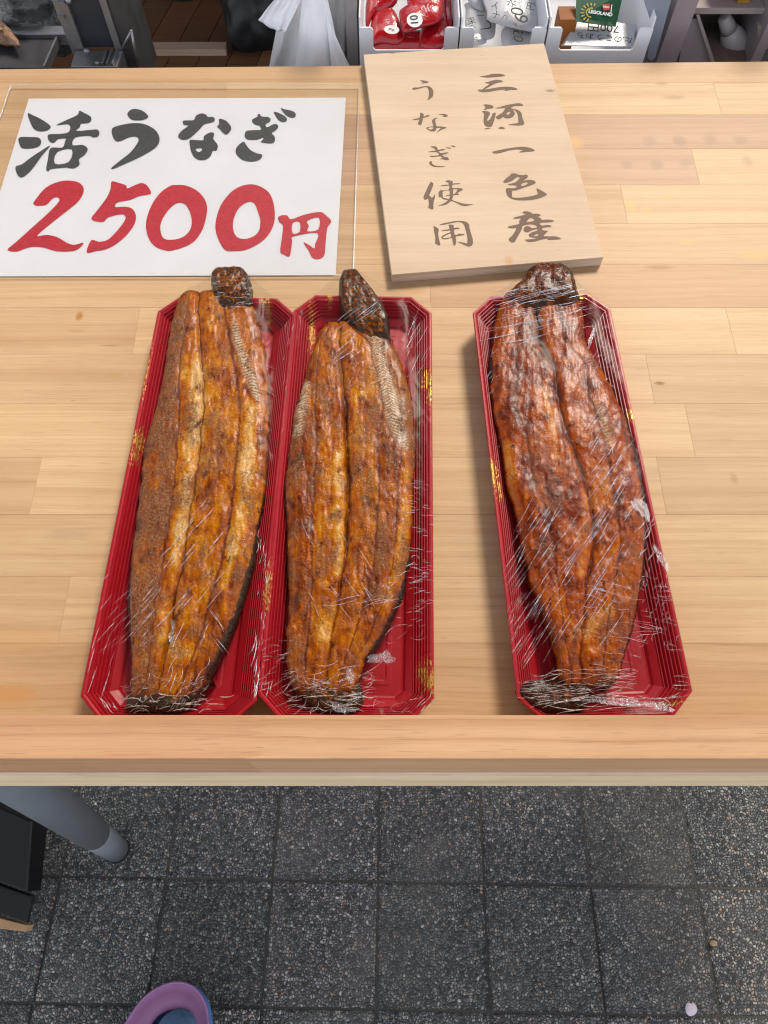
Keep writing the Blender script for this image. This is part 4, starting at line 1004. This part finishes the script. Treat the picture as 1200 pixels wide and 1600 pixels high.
# ---- steel fish rack at the upper left
Yr = 1.0
rk = tag(empty("steel_rack", (Q(150, 100, Yr).x, Yr, TZ - .09)), "worn steel fish display rack with upright posts and dark blue panel", "rack")
zlow = TZ - .10
def upright(name, x0, x1, ytop_shift, mat, y0, d):
    """vertical bar: x0..x1 (photo) at the photo row 100"""
    a = Q(x0[0], x0[1], y0); b = Q(x1[0], x1[1], y0)
    o = box(name, a.x, b.x, y0, y0 + d, zlow, TZ + .075, mat, ch=.001); adopt(rk, o); return o
upright("post", (112, 80), (132, 80), 0, M_STEEL, Yr, .02)
upright("post", (181, 80), (191, 80), 0, M_STEEL, Yr, .02)
o = box("panel", Q(132, 80, Yr).x + .0003, Q(181, 80, Yr).x - .0003, Yr + .006, Yr + .012, Q(150, 78, Yr).z, TZ + .075, M_NAVY); adopt(rk, o)
o = box("side_plate", Q(191, 80, Yr).x + .0005, Q(207, 80, Yr).x, Yr + .004, Yr + .10, zlow, TZ + .075, M_DSTEEL); adopt(rk, o)
a = Q(112, 84, Yr); o = hexa("bottom_ledge", [Q(110, 104, Yr - .035), Q(182, 104, Yr - .035), Q(191, 79, Yr - .002), Q(118, 79, Yr - .002)],
     [p - Vector((0, 0, .006)) for p in (Q(110, 104, Yr - .035), Q(182, 104, Yr - .035), Q(191, 79, Yr - .002), Q(118, 79, Yr - .002))], M_STEEL, ch=.0006); adopt(rk, o)
for (x0, x1) in ((161, 165), (170, 172), (178, 180)):
    p = [Q(x0 - 3, 103, Yr - .034), Q(x1 - 3, 103, Yr - .034), Q(x1 + 5, 81, Yr - .003), Q(x0 + 5, 81, Yr - .003)]
    o = hexa("ledge_rib", [q + Vector((0, 0, .0045)) for q in p], [q + Vector((0, 0, .0004)) for q in p], M_STEEL, ch=.0004); adopt(rk, o)
def bolt(px, py, Y, r):
    c = Q(px, py, Y); bm = bmesh.new(); bmesh.ops.create_uvsphere(bm, u_segments=12, v_segments=8, radius=r)
    for v in bm.verts: v.co = v.co + c
    adopt(rk, from_bm("bolt", bm, M_STEEL, None, True))
bolt(136, 80, Yr - .003, .0045); bolt(153, 99, Yr - .03, .0035); bolt(107, 1, Yr - .002, .004)
for py in (3, 25):
    p = Q(91, py, Yr); q = Q(102, py, Yr); o = box("bracket", p.x, q.x, Yr - .004, Yr, p.z - .002, p.z + .002, M_STEEL); adopt(rk, o)
o = tube("brace", Q(205, 48, Yr - .004), Q(191, 75, Yr - .004), .0016, .0016, M_STEEL, n=10); adopt(rk, o)
o = tube("brace", Q(205, 47, Yr - .004), Q(215, 101, Yr - .004), .0016, .0016, M_STEEL, n=10); adopt(rk, o)
# dark tray with a fish
zt = -.075
ft = [P(-30, 106, zt), P(68, 106, zt), P(88, 60, zt), P(-30, 60, zt)]
ftr = tag(empty("metal_fish_tray", ft[0]), "sooty metal tray with a pale rim left of the steel posts", "tray")
o = hexa("tray_plate", ft, [p - Vector((0, 0, .008)) for p in ft], M_DSTEEL, ch=.0006); adopt(ftr, o)
e = [ft[1], ft[1] + Vector((.003, 0, 0)), ft[2] + Vector((.003, 0, 0)), ft[2]]
o = hexa("tray_rim", [p + Vector((0, 0, .003)) for p in e], [p - Vector((0, 0, .009)) for p in e], M_STEEL); adopt(ftr, o)
e = [ft[3] + Vector((0, .0005, 0)), ft[2] + Vector((.02, .0005, 0)), ft[2] + Vector((.02, .016, .003)), ft[3] + Vector((0, .016, .003))]
o = hexa("back_rail", [p + Vector((0, 0, .006)) for p in e], [p - Vector((0, 0, .010)) for p in e], M_STEEL, ch=.0008); adopt(ftr, o)
# fish piece: a body tapering to a ragged tail
def fishpiece():
    pts = [(-26, 50, 20), (-10, 52, 20), (2, 54, 19), (12, 58, 15), (20, 63, 10), (27, 68, 6), (31, 72, 2)]
    vs = []; fs = []; n = 14
    for k, (x, y, r) in enumerate(pts):
        c = P(x, y, zt + .012)
        for i in range(n):
            a = 2 * pi * i / n; rr = r * .00085 * (1 + .25 * noise.noise(Vector((k * .9, i * .8, 2))))
            vs.append((c.x + rr * .25 * cos(a), c.y + rr * cos(a), max(c.z + rr * .75 * sin(a), TZ + zt + .0005)))
    for k in range(len(pts) - 1):
        for i in range(n): fs.append((k * n + i, k * n + (i + 1) % n, k * n + n + (i + 1) % n, k * n + n + i))
    fs += [tuple(range(n))[::-1], tuple(range((len(pts) - 1) * n, len(pts) * n))]
    o = obj("grilled_fish", vs, fs, M_FISH, None, True)
    f = obj("fin", [P(-8, 36, zt + .03), P(0, 30, zt + .034), P(8, 38, zt + .03), P(6, 46, zt + .026), P(-6, 47, zt + .03), P(1, 40, zt + .022)],
            [(0, 1, 2), (2, 3, 0), (0, 3, 4), (0, 2, 5), (2, 3, 5), (4, 0, 5), (3, 4, 5)], M_FISH, o)
    return o
tag(fishpiece(), "brown grilled fish piece lying on the dark metal tray at the left edge", "fish")
o = lump("clear_plastic_wrap", (Q(40, 10, 1.16).x, 1.16, Q(40, 25, 1.16).z), (.085, .05, .055), M_SMOKE, 12, .35)
tag(o, "dark crumpled clear plastic behind the metal fish tray", "plastic wrap")

# ---- white plastic bags hanging behind the table
def drape(name, top, bot, Y, mat, folds, amp, seed, n=48, m=24):
    """a hanging sheet: edges given in the photo at its plane y = Y"""
    vs = []; fs = []
    for j in range(m + 1):
        t = j / m
        for i in range(n + 1):
            s = i / n
            def along(pl):
                k = s * (len(pl) - 1); i0 = min(int(k), len(pl) - 2); f = k - i0
                return (pl[i0][0] * (1 - f) + pl[i0 + 1][0] * f, pl[i0][1] * (1 - f) + pl[i0 + 1][1] * f)
            a = along(top); b = along(bot)
            p = Q(a[0] * (1 - t) + b[0] * t, a[1] * (1 - t) + b[1] * t, Y)
            w = amp * (sin(folds * 2 * pi * s + 2 * t + seed) * .6 + noise.noise(Vector((s * 5 + seed, t * 2.2, seed))) * .9) * (.4 + .6 * t)
            vs.append((p.x, p.y + w, p.z))
    for j in range(m):
        for i in range(n): fs.append((j * (n + 1) + i, (j + 1) * (n + 1) + i, (j + 1) * (n + 1) + i + 1, j * (n + 1) + i + 1))
    o = obj(name, vs, fs, mat, None, True)
    md = o.modifiers.new("thickness", 'SOLIDIFY'); md.thickness = .0006
    return o
o = drape("plastic_bag", [(446, -26), (470, -26), (515, -26)], [(416, 125), (440, 125), (500, 125)], 1.06, M_BAG, 1.6, .012, 2)
tag(o, "pale grey plastic bag hanging in soft folds, left of the brighter one", "plastic bag", "plastic bags hanging behind the table")
f = drape("bag_flap", [(444, -20), (462, -22), (480, -20)], [(403, 33), (424, 46), (446, 48)], 1.035, M_BAG, .6, .006, 5); f.parent = o
o = drape("plastic_bag", [(476, -24), (490, -26), (507, -24)], [(459, 122), (500, 122), (538, 122)], 1.01, M_BAG, 1.0, .010, 6)
tag(o, "bright white plastic bag with a sharp pleat hanging in front of the others", "plastic bag", "plastic bags hanging behind the table")
f = drape("pleat", [(506, -10), (508, 20)], [(520, 124), (556, 124)], 1.0, M_BAG, .3, .003, 9); f.parent = o
o = drape("plastic_bag", [(508, -24), (530, -24), (552, -24)], [(520, 122), (535, 122), (548, 122)], 1.045, M_BAGD, 1.5, .006, 4)
tag(o, "narrow grey plastic bag squeezed between the bright bag and the taupe post", "plastic bag", "plastic bags hanging behind the table")
a = Q(543, 96, 1.02); b = Q(560, 96, 1.02)
o = box("taupe_post", a.x, b.x, 1.02, 1.06, gz(1.0), TZ + .14, M_TAUPE, ch=.001); tag(o, "narrow taupe post directly left of the bin of red packets", "post")

# ---- bins
def bin_(name, x0, x1, label, notch=.019, lid=.0, nb=-.027):
    r = tag(empty(name, ((x0 + x1) / 2, 1.0, TZ - .085)), label, "bin", "white plastic bins behind the table")
    t = .0022; zb, zr = TZ - .085, TZ + .0035; Y0, Y1 = 1.0, 1.30
    # front with its low cut-out
    prof = [(x0, zb), (x1, zb), (x1, zr - .002), (x1 - .002, zr), (x1 - notch + .003, zr), (x1 - notch, zr - .003), (x1 - notch, TZ + nb + .003), (x1 - notch - .003, TZ + nb),
            (x0 + notch + .003, TZ + nb), (x0 + notch, TZ + nb + .003), (x0 + notch, zr - .003), (x0 + notch - .003, zr), (x0 + .002, zr), (x0, zr - .002)]
    adopt(r, slab_poly("front_panel", [Vector((x, Y0, z)) for x, z in prof], t, M_BIN, None, Vector((0, 1, 0))))
    for a, b in ((x0, x0 + t), (x1 - t, x1)):
        adopt(r, box("side_panel", a, b, Y0 + t + .0002, Y1, zb, zr + .012, M_BIN, ch=.0005))
    adopt(r, box("back_panel", x0 + t + .0002, x1 - t - .0002, Y1 - t, Y1, zb, zr + .012, M_BIN))
    adopt(r, box("bin_floor", x0 + t + .0002, x1 - t - .0002, Y0 + t + .0002, Y1 - t - .0002, zb, zb + t, M_BIN))
    return r
XB = [(-.0335, .1005), (.1025, .2175), (.2200, .3600)]
bin_("storage_bin", *XB[0], "white bin full of glossy red packets, next to the taupe post")
bin_("storage_bin", *XB[1], "white bin of white price packets, mostly behind the wooden sign")
bin_("storage_bin", *XB[2], "white bin holding the green card and the stacked price cards")

def pouch(name, px, z, th, mat, tilt=0.0, seed=0):
    th = th * .55
    """pillow-shaped packet; outline in the photo at height z, tilted up towards the back"""
    pts = catmull(px, 3); c = (sum(p[0] for p in pts) / len(pts), sum(p[1] for p in pts) / len(pts))
    y0 = max(p[1] for p in pts)
    vs = []; fs = []; n = len(pts); rings = [(1, -.0012), (1.0, 0), (.93, .35), (.75, .8), (.45, 1.0), (.18, 1.0)]
    for s, hh in rings:
        for x, y in pts:
            q = P(c[0] + (x - c[0]) * s, c[1] + (y - c[1]) * s, z)
            w = noise.noise(Vector((q.x * 45 + seed, q.y * 45, seed))) * th * .35 if hh > 0 else 0
            q.z += (hh * th if hh > 0 else hh) + w + (q.y - P(c[0], y0, z).y) * tilt
            vs.append(q)
    for k in range(len(rings) - 1):
        for i in range(n): fs.append((k * n + i, k * n + (i + 1) % n, k * n + n + (i + 1) % n, k * n + n + i))
    fs.append(tuple(range((len(rings) - 1) * n, len(rings) * n))); fs.append(tuple(range(n))[::-1])
    bm = bmesh.new(); bv = [bm.verts.new(v) for v in vs]
    for f in fs: bm.faces.new([bv[i] for i in f])
    return from_bm(name, bm, mat, None, True)
def disc(name, px, py, z, rx, ry, mat, parent, tilt=0.0, rot=0.0):
    c = P(px, py, z); vs = []
    for i in range(28):
        a = 2 * pi * i / 28; x, y = rx * cos(a), ry * sin(a); X = x * cos(rot) - y * sin(rot); Y = x * sin(rot) + y * cos(rot)
        vs.append((c.x + X, c.y + Y, c.z + Y * tilt))
    top = vs; bot = [(x, y, zz - .0006) for x, y, zz in vs]
    fs = [tuple(range(28)), tuple(range(28, 56))[::-1]] + [(i, 28 + i, 28 + (i + 1) % 28, (i + 1) % 28) for i in range(28)]
    return obj(name, top + bot, fs, mat, parent)
def printed(name, s, px, py, z, size, rotz, mat, parent, tilt=0.0, sy=1.0, shear=0.0):
    c = P(px, py, z); M = Matrix.Translation(c) @ Matrix.Rotation(math.atan(tilt), 4, 'X') @ Matrix.Diagonal((1, sy, 1, 1)) @ Matrix.Rotation(rotz, 4, 'Z')
    return text_mesh(name, s, size, M, mat, parent, shear)
GR = "red packets in the bin"
def pk(px, z, th, label, tilt=.12, seed=0, mat=None, grp=GR):
    return tag(pouch("packet", px, z, th, mat or M_REDPK, tilt, seed), label, "packet", grp)
pk([(572, 78), (574, 58), (640, 55), (705, 60), (708, 77), (640, 79)], -.052, .018, "plain red packet lying flat along the front of the bin", .1, 1)
pk([(655, 72), (660, 45), (690, 30), (706, 36), (706, 70), (690, 76)], -.046, .014, "red packet with a pale pink mark at the right front of the bin", .1, 2)
p1 = pk([(578, 66), (581, 36), (590, 26), (612, 24), (624, 38), (633, 58), (622, 68), (598, 66)], -.042, .014, "red packet with a small oval white number sticker", .12, 3)
pk([(572, 46), (574, 6), (596, -14), (622, -14), (620, 14), (600, 24), (584, 30)], -.040, .014, "red packet under the left bin wall, with a light mark", .2, 4)
p2 = pk([(624, 22), (637, 17), (637, -14), (690, -14), (694, 8), (691, 27), (683, 37), (660, 43), (634, 50), (627, 43)], -.026, .012, "largest red packet on top, with the round white 10 sticker", .10, 5)
pk([(690, -10), (702, -10), (706, 30), (704, 44), (694, 34)], -.036, .010, "slim red packet squeezed against the right wall of the bin", .1, 6)
o = disc("sticker", 648, 31, -.0115, .0108, .0135, M_CREAM, p2, .10); printed("number", "10", 648, 31, -.0109, .0155, radians(95), M_PRINT, p2, .10, 1.25)
printed("print_mark", "ル", 665, 12, -.0075, .015, radians(200), M_PINKPRINT, p2, .10, 1.2)
o = disc("sticker", 612, 46, -.0255, .0105, .0078, M_CREAM, p1, .12, -.15); printed("number", "2", 612, 46, -.0248, .010, radians(70), M_PRINT, p1, .12, 1.1)
printed("print_mark", "ち", 606, 33, -.0235, .010, radians(160), M_PINKPRINT, p1, .12, 1.1)

GW = "white price packets in the bin"
MW = M_WHPK
w1 = pk([(727, 50), (727, 22), (728, 16), (770, 14), (774, 46), (768, 60), (735, 62)], -.050, .012, "white packet with bold black marks at the left of its bin", .12, 11, MW, GW)
w2 = pk([(727, -14), (748, -14), (757, 14), (745, 14), (733, 6)], -.036, .008, "white packet with a rounded corner behind the other packets", .12, 12, MW, GW)
w4 = pk([(733, 58), (752, 56), (760, 66), (738, 70)], -.050, .008, "small white packet with a dark smudge by the wooden sign's edge", .1, 14, MW, GW)
w5 = pk([(784, 50), (806, 40), (842, 44), (845, 66), (800, 72), (786, 70)], -.046, .010, "white packet marked 200 just behind the wooden sign", .1, 15, MW, GW)
w3 = pk([(752, -14), (826, -14), (843, 24), (846, 46), (830, 49), (766, 36), (760, 24)], -.030, .010, "large white packet marked 60, lying on top of its bin", .14, 13, MW, GW)
for s, x, y, sz, r in (("三", 737, 41, .011, 20), ("束", 737, 33, .012, 15), ("し", 760, 40, .020, 100), ("ー", 751, 25, .012, 0)):
    printed("hand_lettering", s, x, y, -.0350, sz, radians(r), M_PRINT, w1, .12, 1.25)
for s, x, y, sz, r in (("0", 809, 18, .026, 75), ("6", 815, 29, .028, 75), ("イ", 774, 10, .014, 10), ("メ", 775, 23, .013, 20), ("つ", 789, 28, .010, 40), ("ネ", 801, 6, .016, 60), ("円", 830, 10, .013, 75), ("ト", 806, 39, .009, 40), ("ん", 816, 41, .008, 60)):
    printed("hand_lettering", s, x, y, -.0165 + (50 - y) * .00012, sz, radians(r), M_PRINT, w3, .14, 1.2)
printed("hand_lettering", "0", 811, 61, -.0335, .020, radians(70), M_PRINT, w5, .1, 1.2); printed("hand_lettering", "2", 810, 52, -.0325, .020, radians(70), M_PRINT, w5, .1, 1.2)
printed("hand_lettering", "ツ", 837, 54, -.0325, .012, radians(40), M_PRINT, w5, .1, 1.2)
printed("hand_lettering", "ア", 746, 62, -.0400, .011, radians(60), M_PRINT, w4, .1, 1.0)

# green card and price cards in the right bin
ct, cb = 0, 0
e = [Q(901, -14, 1.092), Q(975, -14, 1.092), Q(962, 42, 1.052), Q(899, 34, 1.052)]
gc = slab_poly("green_card", e, .0009, M_GREEN, None, Vector((0, .8, -.6)))
tag(gc, "dark green card with white park lettering and a yellow sun, standing in the bin", "card")
ux = (e[1] - e[0]).normalized(); uy = (e[0] - e[3]).normalized(); nrm = ux.cross(uy).normalized()
def on_card(px, py):
    d = ray(px, py); o0 = Vector((0, 0, TZ + HC)); t = (e[0] - o0).dot(nrm) / d.dot(nrm); return o0 + d * t + nrm * .0005
c = on_card(938, 21); q = on_card(958, 24) - on_card(918, 18)
M = frame(c, q, uy); text_mesh("lettering", "LEGOLAND", .0064, M, M_WHITEPR, gc, bold=.00035)
r = [on_card(941, 7), on_card(952, 6), on_card(953, 15), on_card(943, 17)]
obj("red_badge", r, [(3, 2, 1, 0)] if False else [(0, 3, 2, 1)], M_REDPR, gc)
text_mesh("badge_lettering", "LEGO", .0034, frame(on_card(947, 11.5) + nrm * .0002, q, uy), M_WHITEPR, gc, bold=.0002)
r = [on_card(955, 8), on_card(956.6, 7), on_card(955, 22), on_card(953.5, 21)]
obj("tower_mark", r, [(0, 3, 2, 1)], M_WHITEPR, gc)
sv = []; sf = []
for k in range(9):                                       # the sun: an arc with rays
    a = radians(70 + k * 22); cx, cy = 924, 20
    def sp(rr, aa): return on_card(cx + rr * cos(aa), cy - rr * sin(aa) * .9)
    b = len(sv); sv += [sp(7, a), sp(9, a), sp(9, a + radians(22)), sp(7, a + radians(22))]; sf.append((b, b + 1, b + 2, b + 3))
    b = len(sv); sv += [sp(11, a - .05), sp(17, a - .09), sp(17, a + .09), sp(11, a + .05)]; sf.append((b, b + 1, b + 2, b + 3))
obj("sun_emblem", sv, sf, M_YELPR, gc)
GC = "stacked price cards"
labs = ["top white price card marked 700 yen, read upside down, in front of the green card", "second price card from the top of the stack in the right bin",
        "third price card from the top of the stack in the right bin", "lowest price card of the stack in the right bin"]
for k in range(4):
    z = -.0405 - k * .0022; dx = -k * 1.6; dy = k * 2.0
    px = [(886 + dx, 62 + dy * .4), (898 + dx, 36), (905 + dx, 33), (930, 38), (994 + dx * .3, 46), (986 + dx * .3, 72), (882 + dx, 70)]
    pp = [P(x, y, z) for x, y in px]
    for q in pp: q.z += (q.y - pp[-1].y) * .16
    o = slab_poly("price_card", pp, .0014, M_WHPK); tag(o, labs[k], "price card", GC)
    if k == 0:
        z0 = pp[-1].y
        def cpt(x, y):
            v = P(x, y, z); v.z += (v.y - z0) * .16 + .0004; return v
        q = cpt(920, 49) - cpt(970, 53)
        up = Vector((0, -1, -.16))
        text_mesh("hand_lettering", "700円", .0185, frame(cpt(941, 48.5), q, up), M_PRINT, o)
        text_mesh("hand_lettering", "た.のこう.おち", .0125, frame(cpt(944, 61), q, up), M_PRINT, o)
o = box("brown_card", Q(872, 40, 1.06).x, Q(899, 40, 1.06).x, 1.055, 1.085, TZ - .070, Q(880, 27, 1.06).z, M_ORANGE); tag(o, "orange brown card behind the price cards in the right bin", "card")

# ---- right-hand side: sheet, post, shelf
o = slab_poly("plastic_sheet", [Q(1003, -8, 1.02), Q(1051, -8, 1.02), Q(1024, 90, 1.02), Q(1018, 96, 1.02), Q(1012, 90, 1.02), Q(1018, 38, 1.02)], .003, M_BLUESHEET, None, Vector((0, 1, 0)))
tag(o, "blue grey plastic sheet tapering downwards beside the right bin", "sheet")
a = Q(1026, 96, 1.03); b = Q(1057, 96, 1.03)
o = box("rose_grey_post", a.x, b.x, 1.03, 1.06, gz(1.0), TZ + .12, M_ROSE, ch=.0008); tag(o, "broad rose grey post right of the blue grey sheet", "post")
sh = tag(empty("shelf_unit", (Q(1130, 96, 1.05).x, 1.05, TZ - .12)), "greyish wooden shelf unit holding the white bottle at the right", "shelf")
xl, xr = Q(1070, 60, 1.05).x, Q(1181, 60, 1.05).x
adopt(sh, box("side_board", xr, xr + .014, 1.035, 1.30, gz(1.0), TZ + .14, M_ROSE, ch=.0006))
adopt(sh, box("side_board", xl - .012, xl, 1.062, 1.30, gz(1.0), TZ + .14, M_ROSE, ch=.0006))
zs = Q(1130, 22, 1.06).z
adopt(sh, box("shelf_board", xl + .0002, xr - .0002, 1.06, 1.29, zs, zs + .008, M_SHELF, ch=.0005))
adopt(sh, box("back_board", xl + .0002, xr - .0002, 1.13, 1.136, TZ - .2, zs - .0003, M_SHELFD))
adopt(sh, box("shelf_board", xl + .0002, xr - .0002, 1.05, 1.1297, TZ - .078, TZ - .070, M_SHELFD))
e = [Q(1088, 24, 1.055), Q(1093, 24, 1.055), Q(1117, 97, 1.04), Q(1111, 97, 1.04)]
adopt(sh, slab_poly("brace_board", e, .004, M_SHELF, None, Vector((0, 1, 0))))
e = [Q(1072, 30, 1.06), Q(1090, 30, 1.06), Q(1112, 100, 1.045), Q(1060, 100, 1.045)]
adopt(sh, slab_poly("side_tray", e, .003, M_ROSE, None, Vector((0, 1, 0))))
o = box("yellow_box", Q(1140, 8, 1.09).x, Q(1158, 8, 1.09).x, 1.07, 1.12, zs + .0085, zs + .06, simple("yellow_box_card", (.28, .15, .02), .6, .3)); tag(o, "yellow box on the shelf above the white bottle", "box")
o = lump("dark_tin", (Q(1124, 6, 1.1).x, 1.10, zs + .03), (.02, .02, .026), M_NAVY, 4, .06); tag(o, "dark tin beside the yellow box on the shelf", "tin")
# the bottle leans, its cap to the upper left
def lathe(name, base, axis, prof, mat, parent=None, n=28):
    q = Vector(axis).normalized().to_track_quat('Z', 'Y'); vs = []; fs = []
    for r, hh in prof:
        for i in range(n):
            a = 2 * pi * i / n; vs.append(Vector(base) + q @ Vector((r * cos(a), r * sin(a), hh)))
    for k in range(len(prof) - 1):
        for i in range(n): fs.append((k * n + i, k * n + (i + 1) % n, k * n + n + (i + 1) % n, k * n + n + i))
    fs += [tuple(range(n))[::-1], tuple(range((len(prof) - 1) * n, len(prof) * n))]
    return obj(name, vs, fs, mat, parent, True)
bb = Q(1164, 108, 1.085); btp = Q(1134, 34, 1.085); ax = btp - bb; Lb = ax.length
M_BOT = simple("white_bottle_plastic", (.40, .37, .37), .4, .5, var=.05)
bo = lathe("white_bottle", bb, ax, [(.016, 0), (.019, .003), (.0195, Lb * .45), (.0185, Lb * .60), (.0165, Lb * .72), (.0125, Lb * .82), (.0115, Lb * .83)], M_BOT)
tag(bo, "white squeeze bottle with a blue arc on its label, leaning on the shelf", "bottle")
lathe("cap", bb + ax.normalized() * (Lb * .83 + .0002), ax, [(.0115, 0), (.0105, Lb * .12), (.0085, Lb * .26), (.0075, Lb * .27)], M_BOT, bo)
av = []; af = []
axn = ax.normalized(); qx = axn.to_track_quat('Z', 'Y')
view = (Vector((0, 0, TZ + HC)) - bb).normalized(); fx = (view - axn * view.dot(axn)).normalized(); fy = axn.cross(fx)
for k in range(13):
    tt = k / 12; hh = Lb * (.25 + .30 * tt); a = .15 + .5 * sin(pi * (tt * .8)) * -1
    for d in (-.10, .10):
        aa = a + d * (1 - .6 * tt); av.append(bb + axn * hh + (fx * cos(aa) + fy * sin(aa)) * .0201)
for k in range(12): af.append((2 * k, 2 * k + 1, 2 * k + 3, 2 * k + 2))
obj("blue_arc", av, af, M_BLUEPR, bo)
o = slab_poly("white_packet", [Q(1184, 40, 1.045), Q(1210, 44, 1.045), Q(1210, 78, 1.045), Q(1184, 74, 1.045)], .01, M_SHELF, None, Vector((0, 1, 0)))
tag(o, "pale packet with pink print at the right edge behind the table", "packet")
for s, x, y in (("の", 1188, 68), ("ん", 1196, 64), ("て", 1203, 70)):
    pp = Q(x, y, 1.0445); text_mesh("print_mark", s, .008, frame(pp, (1, 0, 0), (0, .2, 1)), M_PINKPRINT, o)

# ================================================================= under the table and on the street
bx = [P(-60, 1235, -.87), P(50, 1283, -.87), P(42, 1393, -.87), P(-60, 1360, -.87)]
o = hexa("black_crate", [bx[3], bx[2], bx[1], bx[0]], [Vector((p.x, p.y, gz(p.y) + .001)) for p in (bx[3], bx[2], bx[1], bx[0])], M_BLACK, ch=.003)
tag(o, "black crate standing on the paving under the left end of the table", "crate")
bx = [P(-60, 1362, -.89), P(49, 1400, -.89), P(41, 1442, -.89), P(-60, 1408, -.89)]
o = hexa("dark_box", [bx[3], bx[2], bx[1], bx[0]], [Vector((p.x, p.y, gz(p.y) + .022)) for p in (bx[3], bx[2], bx[1], bx[0])], M_DKCARD, ch=.002)
tag(o, "dark grey box with a bare brown lower edge in front of the black crate", "box")
bb_ = [P(-40, 1424, -.895), P(44, 1446, -.895), P(41, 1456, -.895), P(-40, 1446, -.895)]
r_ = hexa("bare_edge", [bb_[3], bb_[2], bb_[1], bb_[0]], [p - Vector((0, 0, .022)) for p in (bb_[3], bb_[2], bb_[1], bb_[0])], M_CARD, ch=.001); r_.parent = o

# shoe at the bottom edge
def shoe():
    root = tag(empty("rubber_clog", G(262, 1600, 0)), "purple rubber clog with blue sole and sock, cut off by the bottom edge", "shoe")
    cx = 262
    outl = [(186, 1612), (199, 1591), (215, 1567), (232, 1550), (250, 1539), (272, 1532), (292, 1534), (308, 1543), (320, 1560), (326, 1580), (329, 1612)]
    def ringpts(sc, h, dx=0, dy=0):
        return [G(cx + (x - cx) * sc + dx, 1612 + (y - 1612) * sc + dy, h) for x, y in catmull_open(outl, 4)]
    def catmull_open(p, sub):
        e = [(2 * p[0][0] - p[1][0], 2 * p[0][1] - p[1][1])] + list(p) + [(2 * p[-1][0] - p[-2][0], 2 * p[-1][1] - p[-2][1])]; out = []
        for i in range(1, len(e) - 2):
            for s in range(sub):
                t = s / sub; q = []
                for c in (0, 1):
                    a, b, cc, d = e[i - 1][c], e[i][c], e[i + 1][c], e[i + 2][c]
                    q.append(.5 * (2 * b + (cc - a) * t + (2 * a - 5 * b + 4 * cc - d) * t * t + (3 * b - a - 3 * cc + d) * t ** 3))
                out.append(tuple(q))
        out.append(p[-1]); return out
    def shell(name, rings, mat, cap=False):
        vs = []; fs = []; n = None
        for r in rings:
            loop = list(r); n = len(loop)
            # heel side is outside the frame: close the outline with a rounded heel
            a, b = loop[-1], loop[0]; w = (a - b).length; mid = (a + b) / 2
            for k in range(1, 12):
                th = pi * k / 12; vs_ = mid + (a - mid) * cos(th) + Vector((0, -w * .85 * sin(th), w * .85 * sin(th) * GS)); loop.append(vs_)
            n = len(loop); vs += loop
        for k in range(len(rings) - 1):
            for i in range(n): fs.append((k * n + i, k * n + (i + 1) % n, k * n + n + (i + 1) % n, k * n + n + i))
        if cap: fs.append(tuple(range((len(rings) - 1) * n, len(rings) * n)))
        bm = bmesh.new(); bv = [bm.verts.new(v) for v in vs]
        for f in fs: bm.faces.new([bv[i] for i in f])
        o = from_bm(name, bm, mat, None, True); adopt(root, o); return o
    shell("sole", [ringpts(.96, .001, 5, 2), ringpts(.985, .008, 6, 2), ringpts(.985, .028, 6, 2), ringpts(.95, .034, 5, 2)], M_BLUE, True)
    shell("upper", [ringpts(.985, .0345), ringpts(.99, .050), ringpts(.97, .0585), ringpts(.94, .060), ringpts(.90, .0565), ringpts(.78, .058), ringpts(.64, .062), ringpts(.44, .058), ringpts(.40, .040)], M_CLOG)
    shell("rim", [ringpts(.975, .0575), ringpts(.972, .062), ringpts(.955, .0635), ringpts(.94, .0615), ringpts(.935, .0585)], M_CLOGRIM)
    shell("sock", [ringpts(.50, .036, 14, 3), ringpts(.50, .058, 14, 3), ringpts(.45, .070, 14, 2), ringpts(.26, .078, 20, 1), ringpts(.12, .081, 18, 0)], M_SOCK, True)
shoe()
# fallen petal and a pale chip of stone
pc_ = [(1071, 1574), (1075, 1566), (1080, 1569), (1083, 1566), (1089, 1574), (1088, 1583), (1080, 1588), (1073, 1584)]
vs = [G(x, y, .002 + .003 * abs(x - 1080) / 9) for x, y in catmull(pc_, 2)]
c0 = G(1080, 1578, .0012); n = len(vs)
o = obj("fallen_petal", vs + [c0] + [v - Vector((0, 0, .0005)) for v in vs] , [((i + 1) % n, i, n) for i in range(n)] + [(i, (i + 1) % n, n + 1 + (i + 1) % n, n + 1 + i) for i in range(n)], M_PETAL, None, True)
tag(o, "pale pink cherry petal lying on the dark paving", "petal")
o = lump("pale_pebble", G(1115, 1474, .0025), (.0065, .005, .0035), simple("tan_stone", (.34, .22, .12), .6, .3), 7, .15)
tag(o, "tan pebble lying on the paving above the petal", "pebble")

# ================================================================= unseen roof added to keep sky reflections off the film
ar = tag(empty("sky_block_roof", (0, 1.3, 4.7)), "unseen dark flat roof added high above to block sky reflections", "roof")
M_AWN = simple("roof_boards", (.16, .15, .145), .9, .2, var=.08, scale=6)
adopt(ar, box("roof_deck", -4.8, 4.8, -.25, 3.0, 4.75, 4.79, M_AWN))
for y in (-.25, 1.4, 2.90): adopt(ar, box("crossbar", -4.5, 4.5, y, y + .08, 4.66, 4.7495, M_DSTEEL))
for x in (-4.2, 4.2):
    for y in (-.2, 2.95): adopt(ar, box("roof_post", x - .05, x + .05, y - .05, y + .05, gz(y), 4.66, M_DSTEEL))
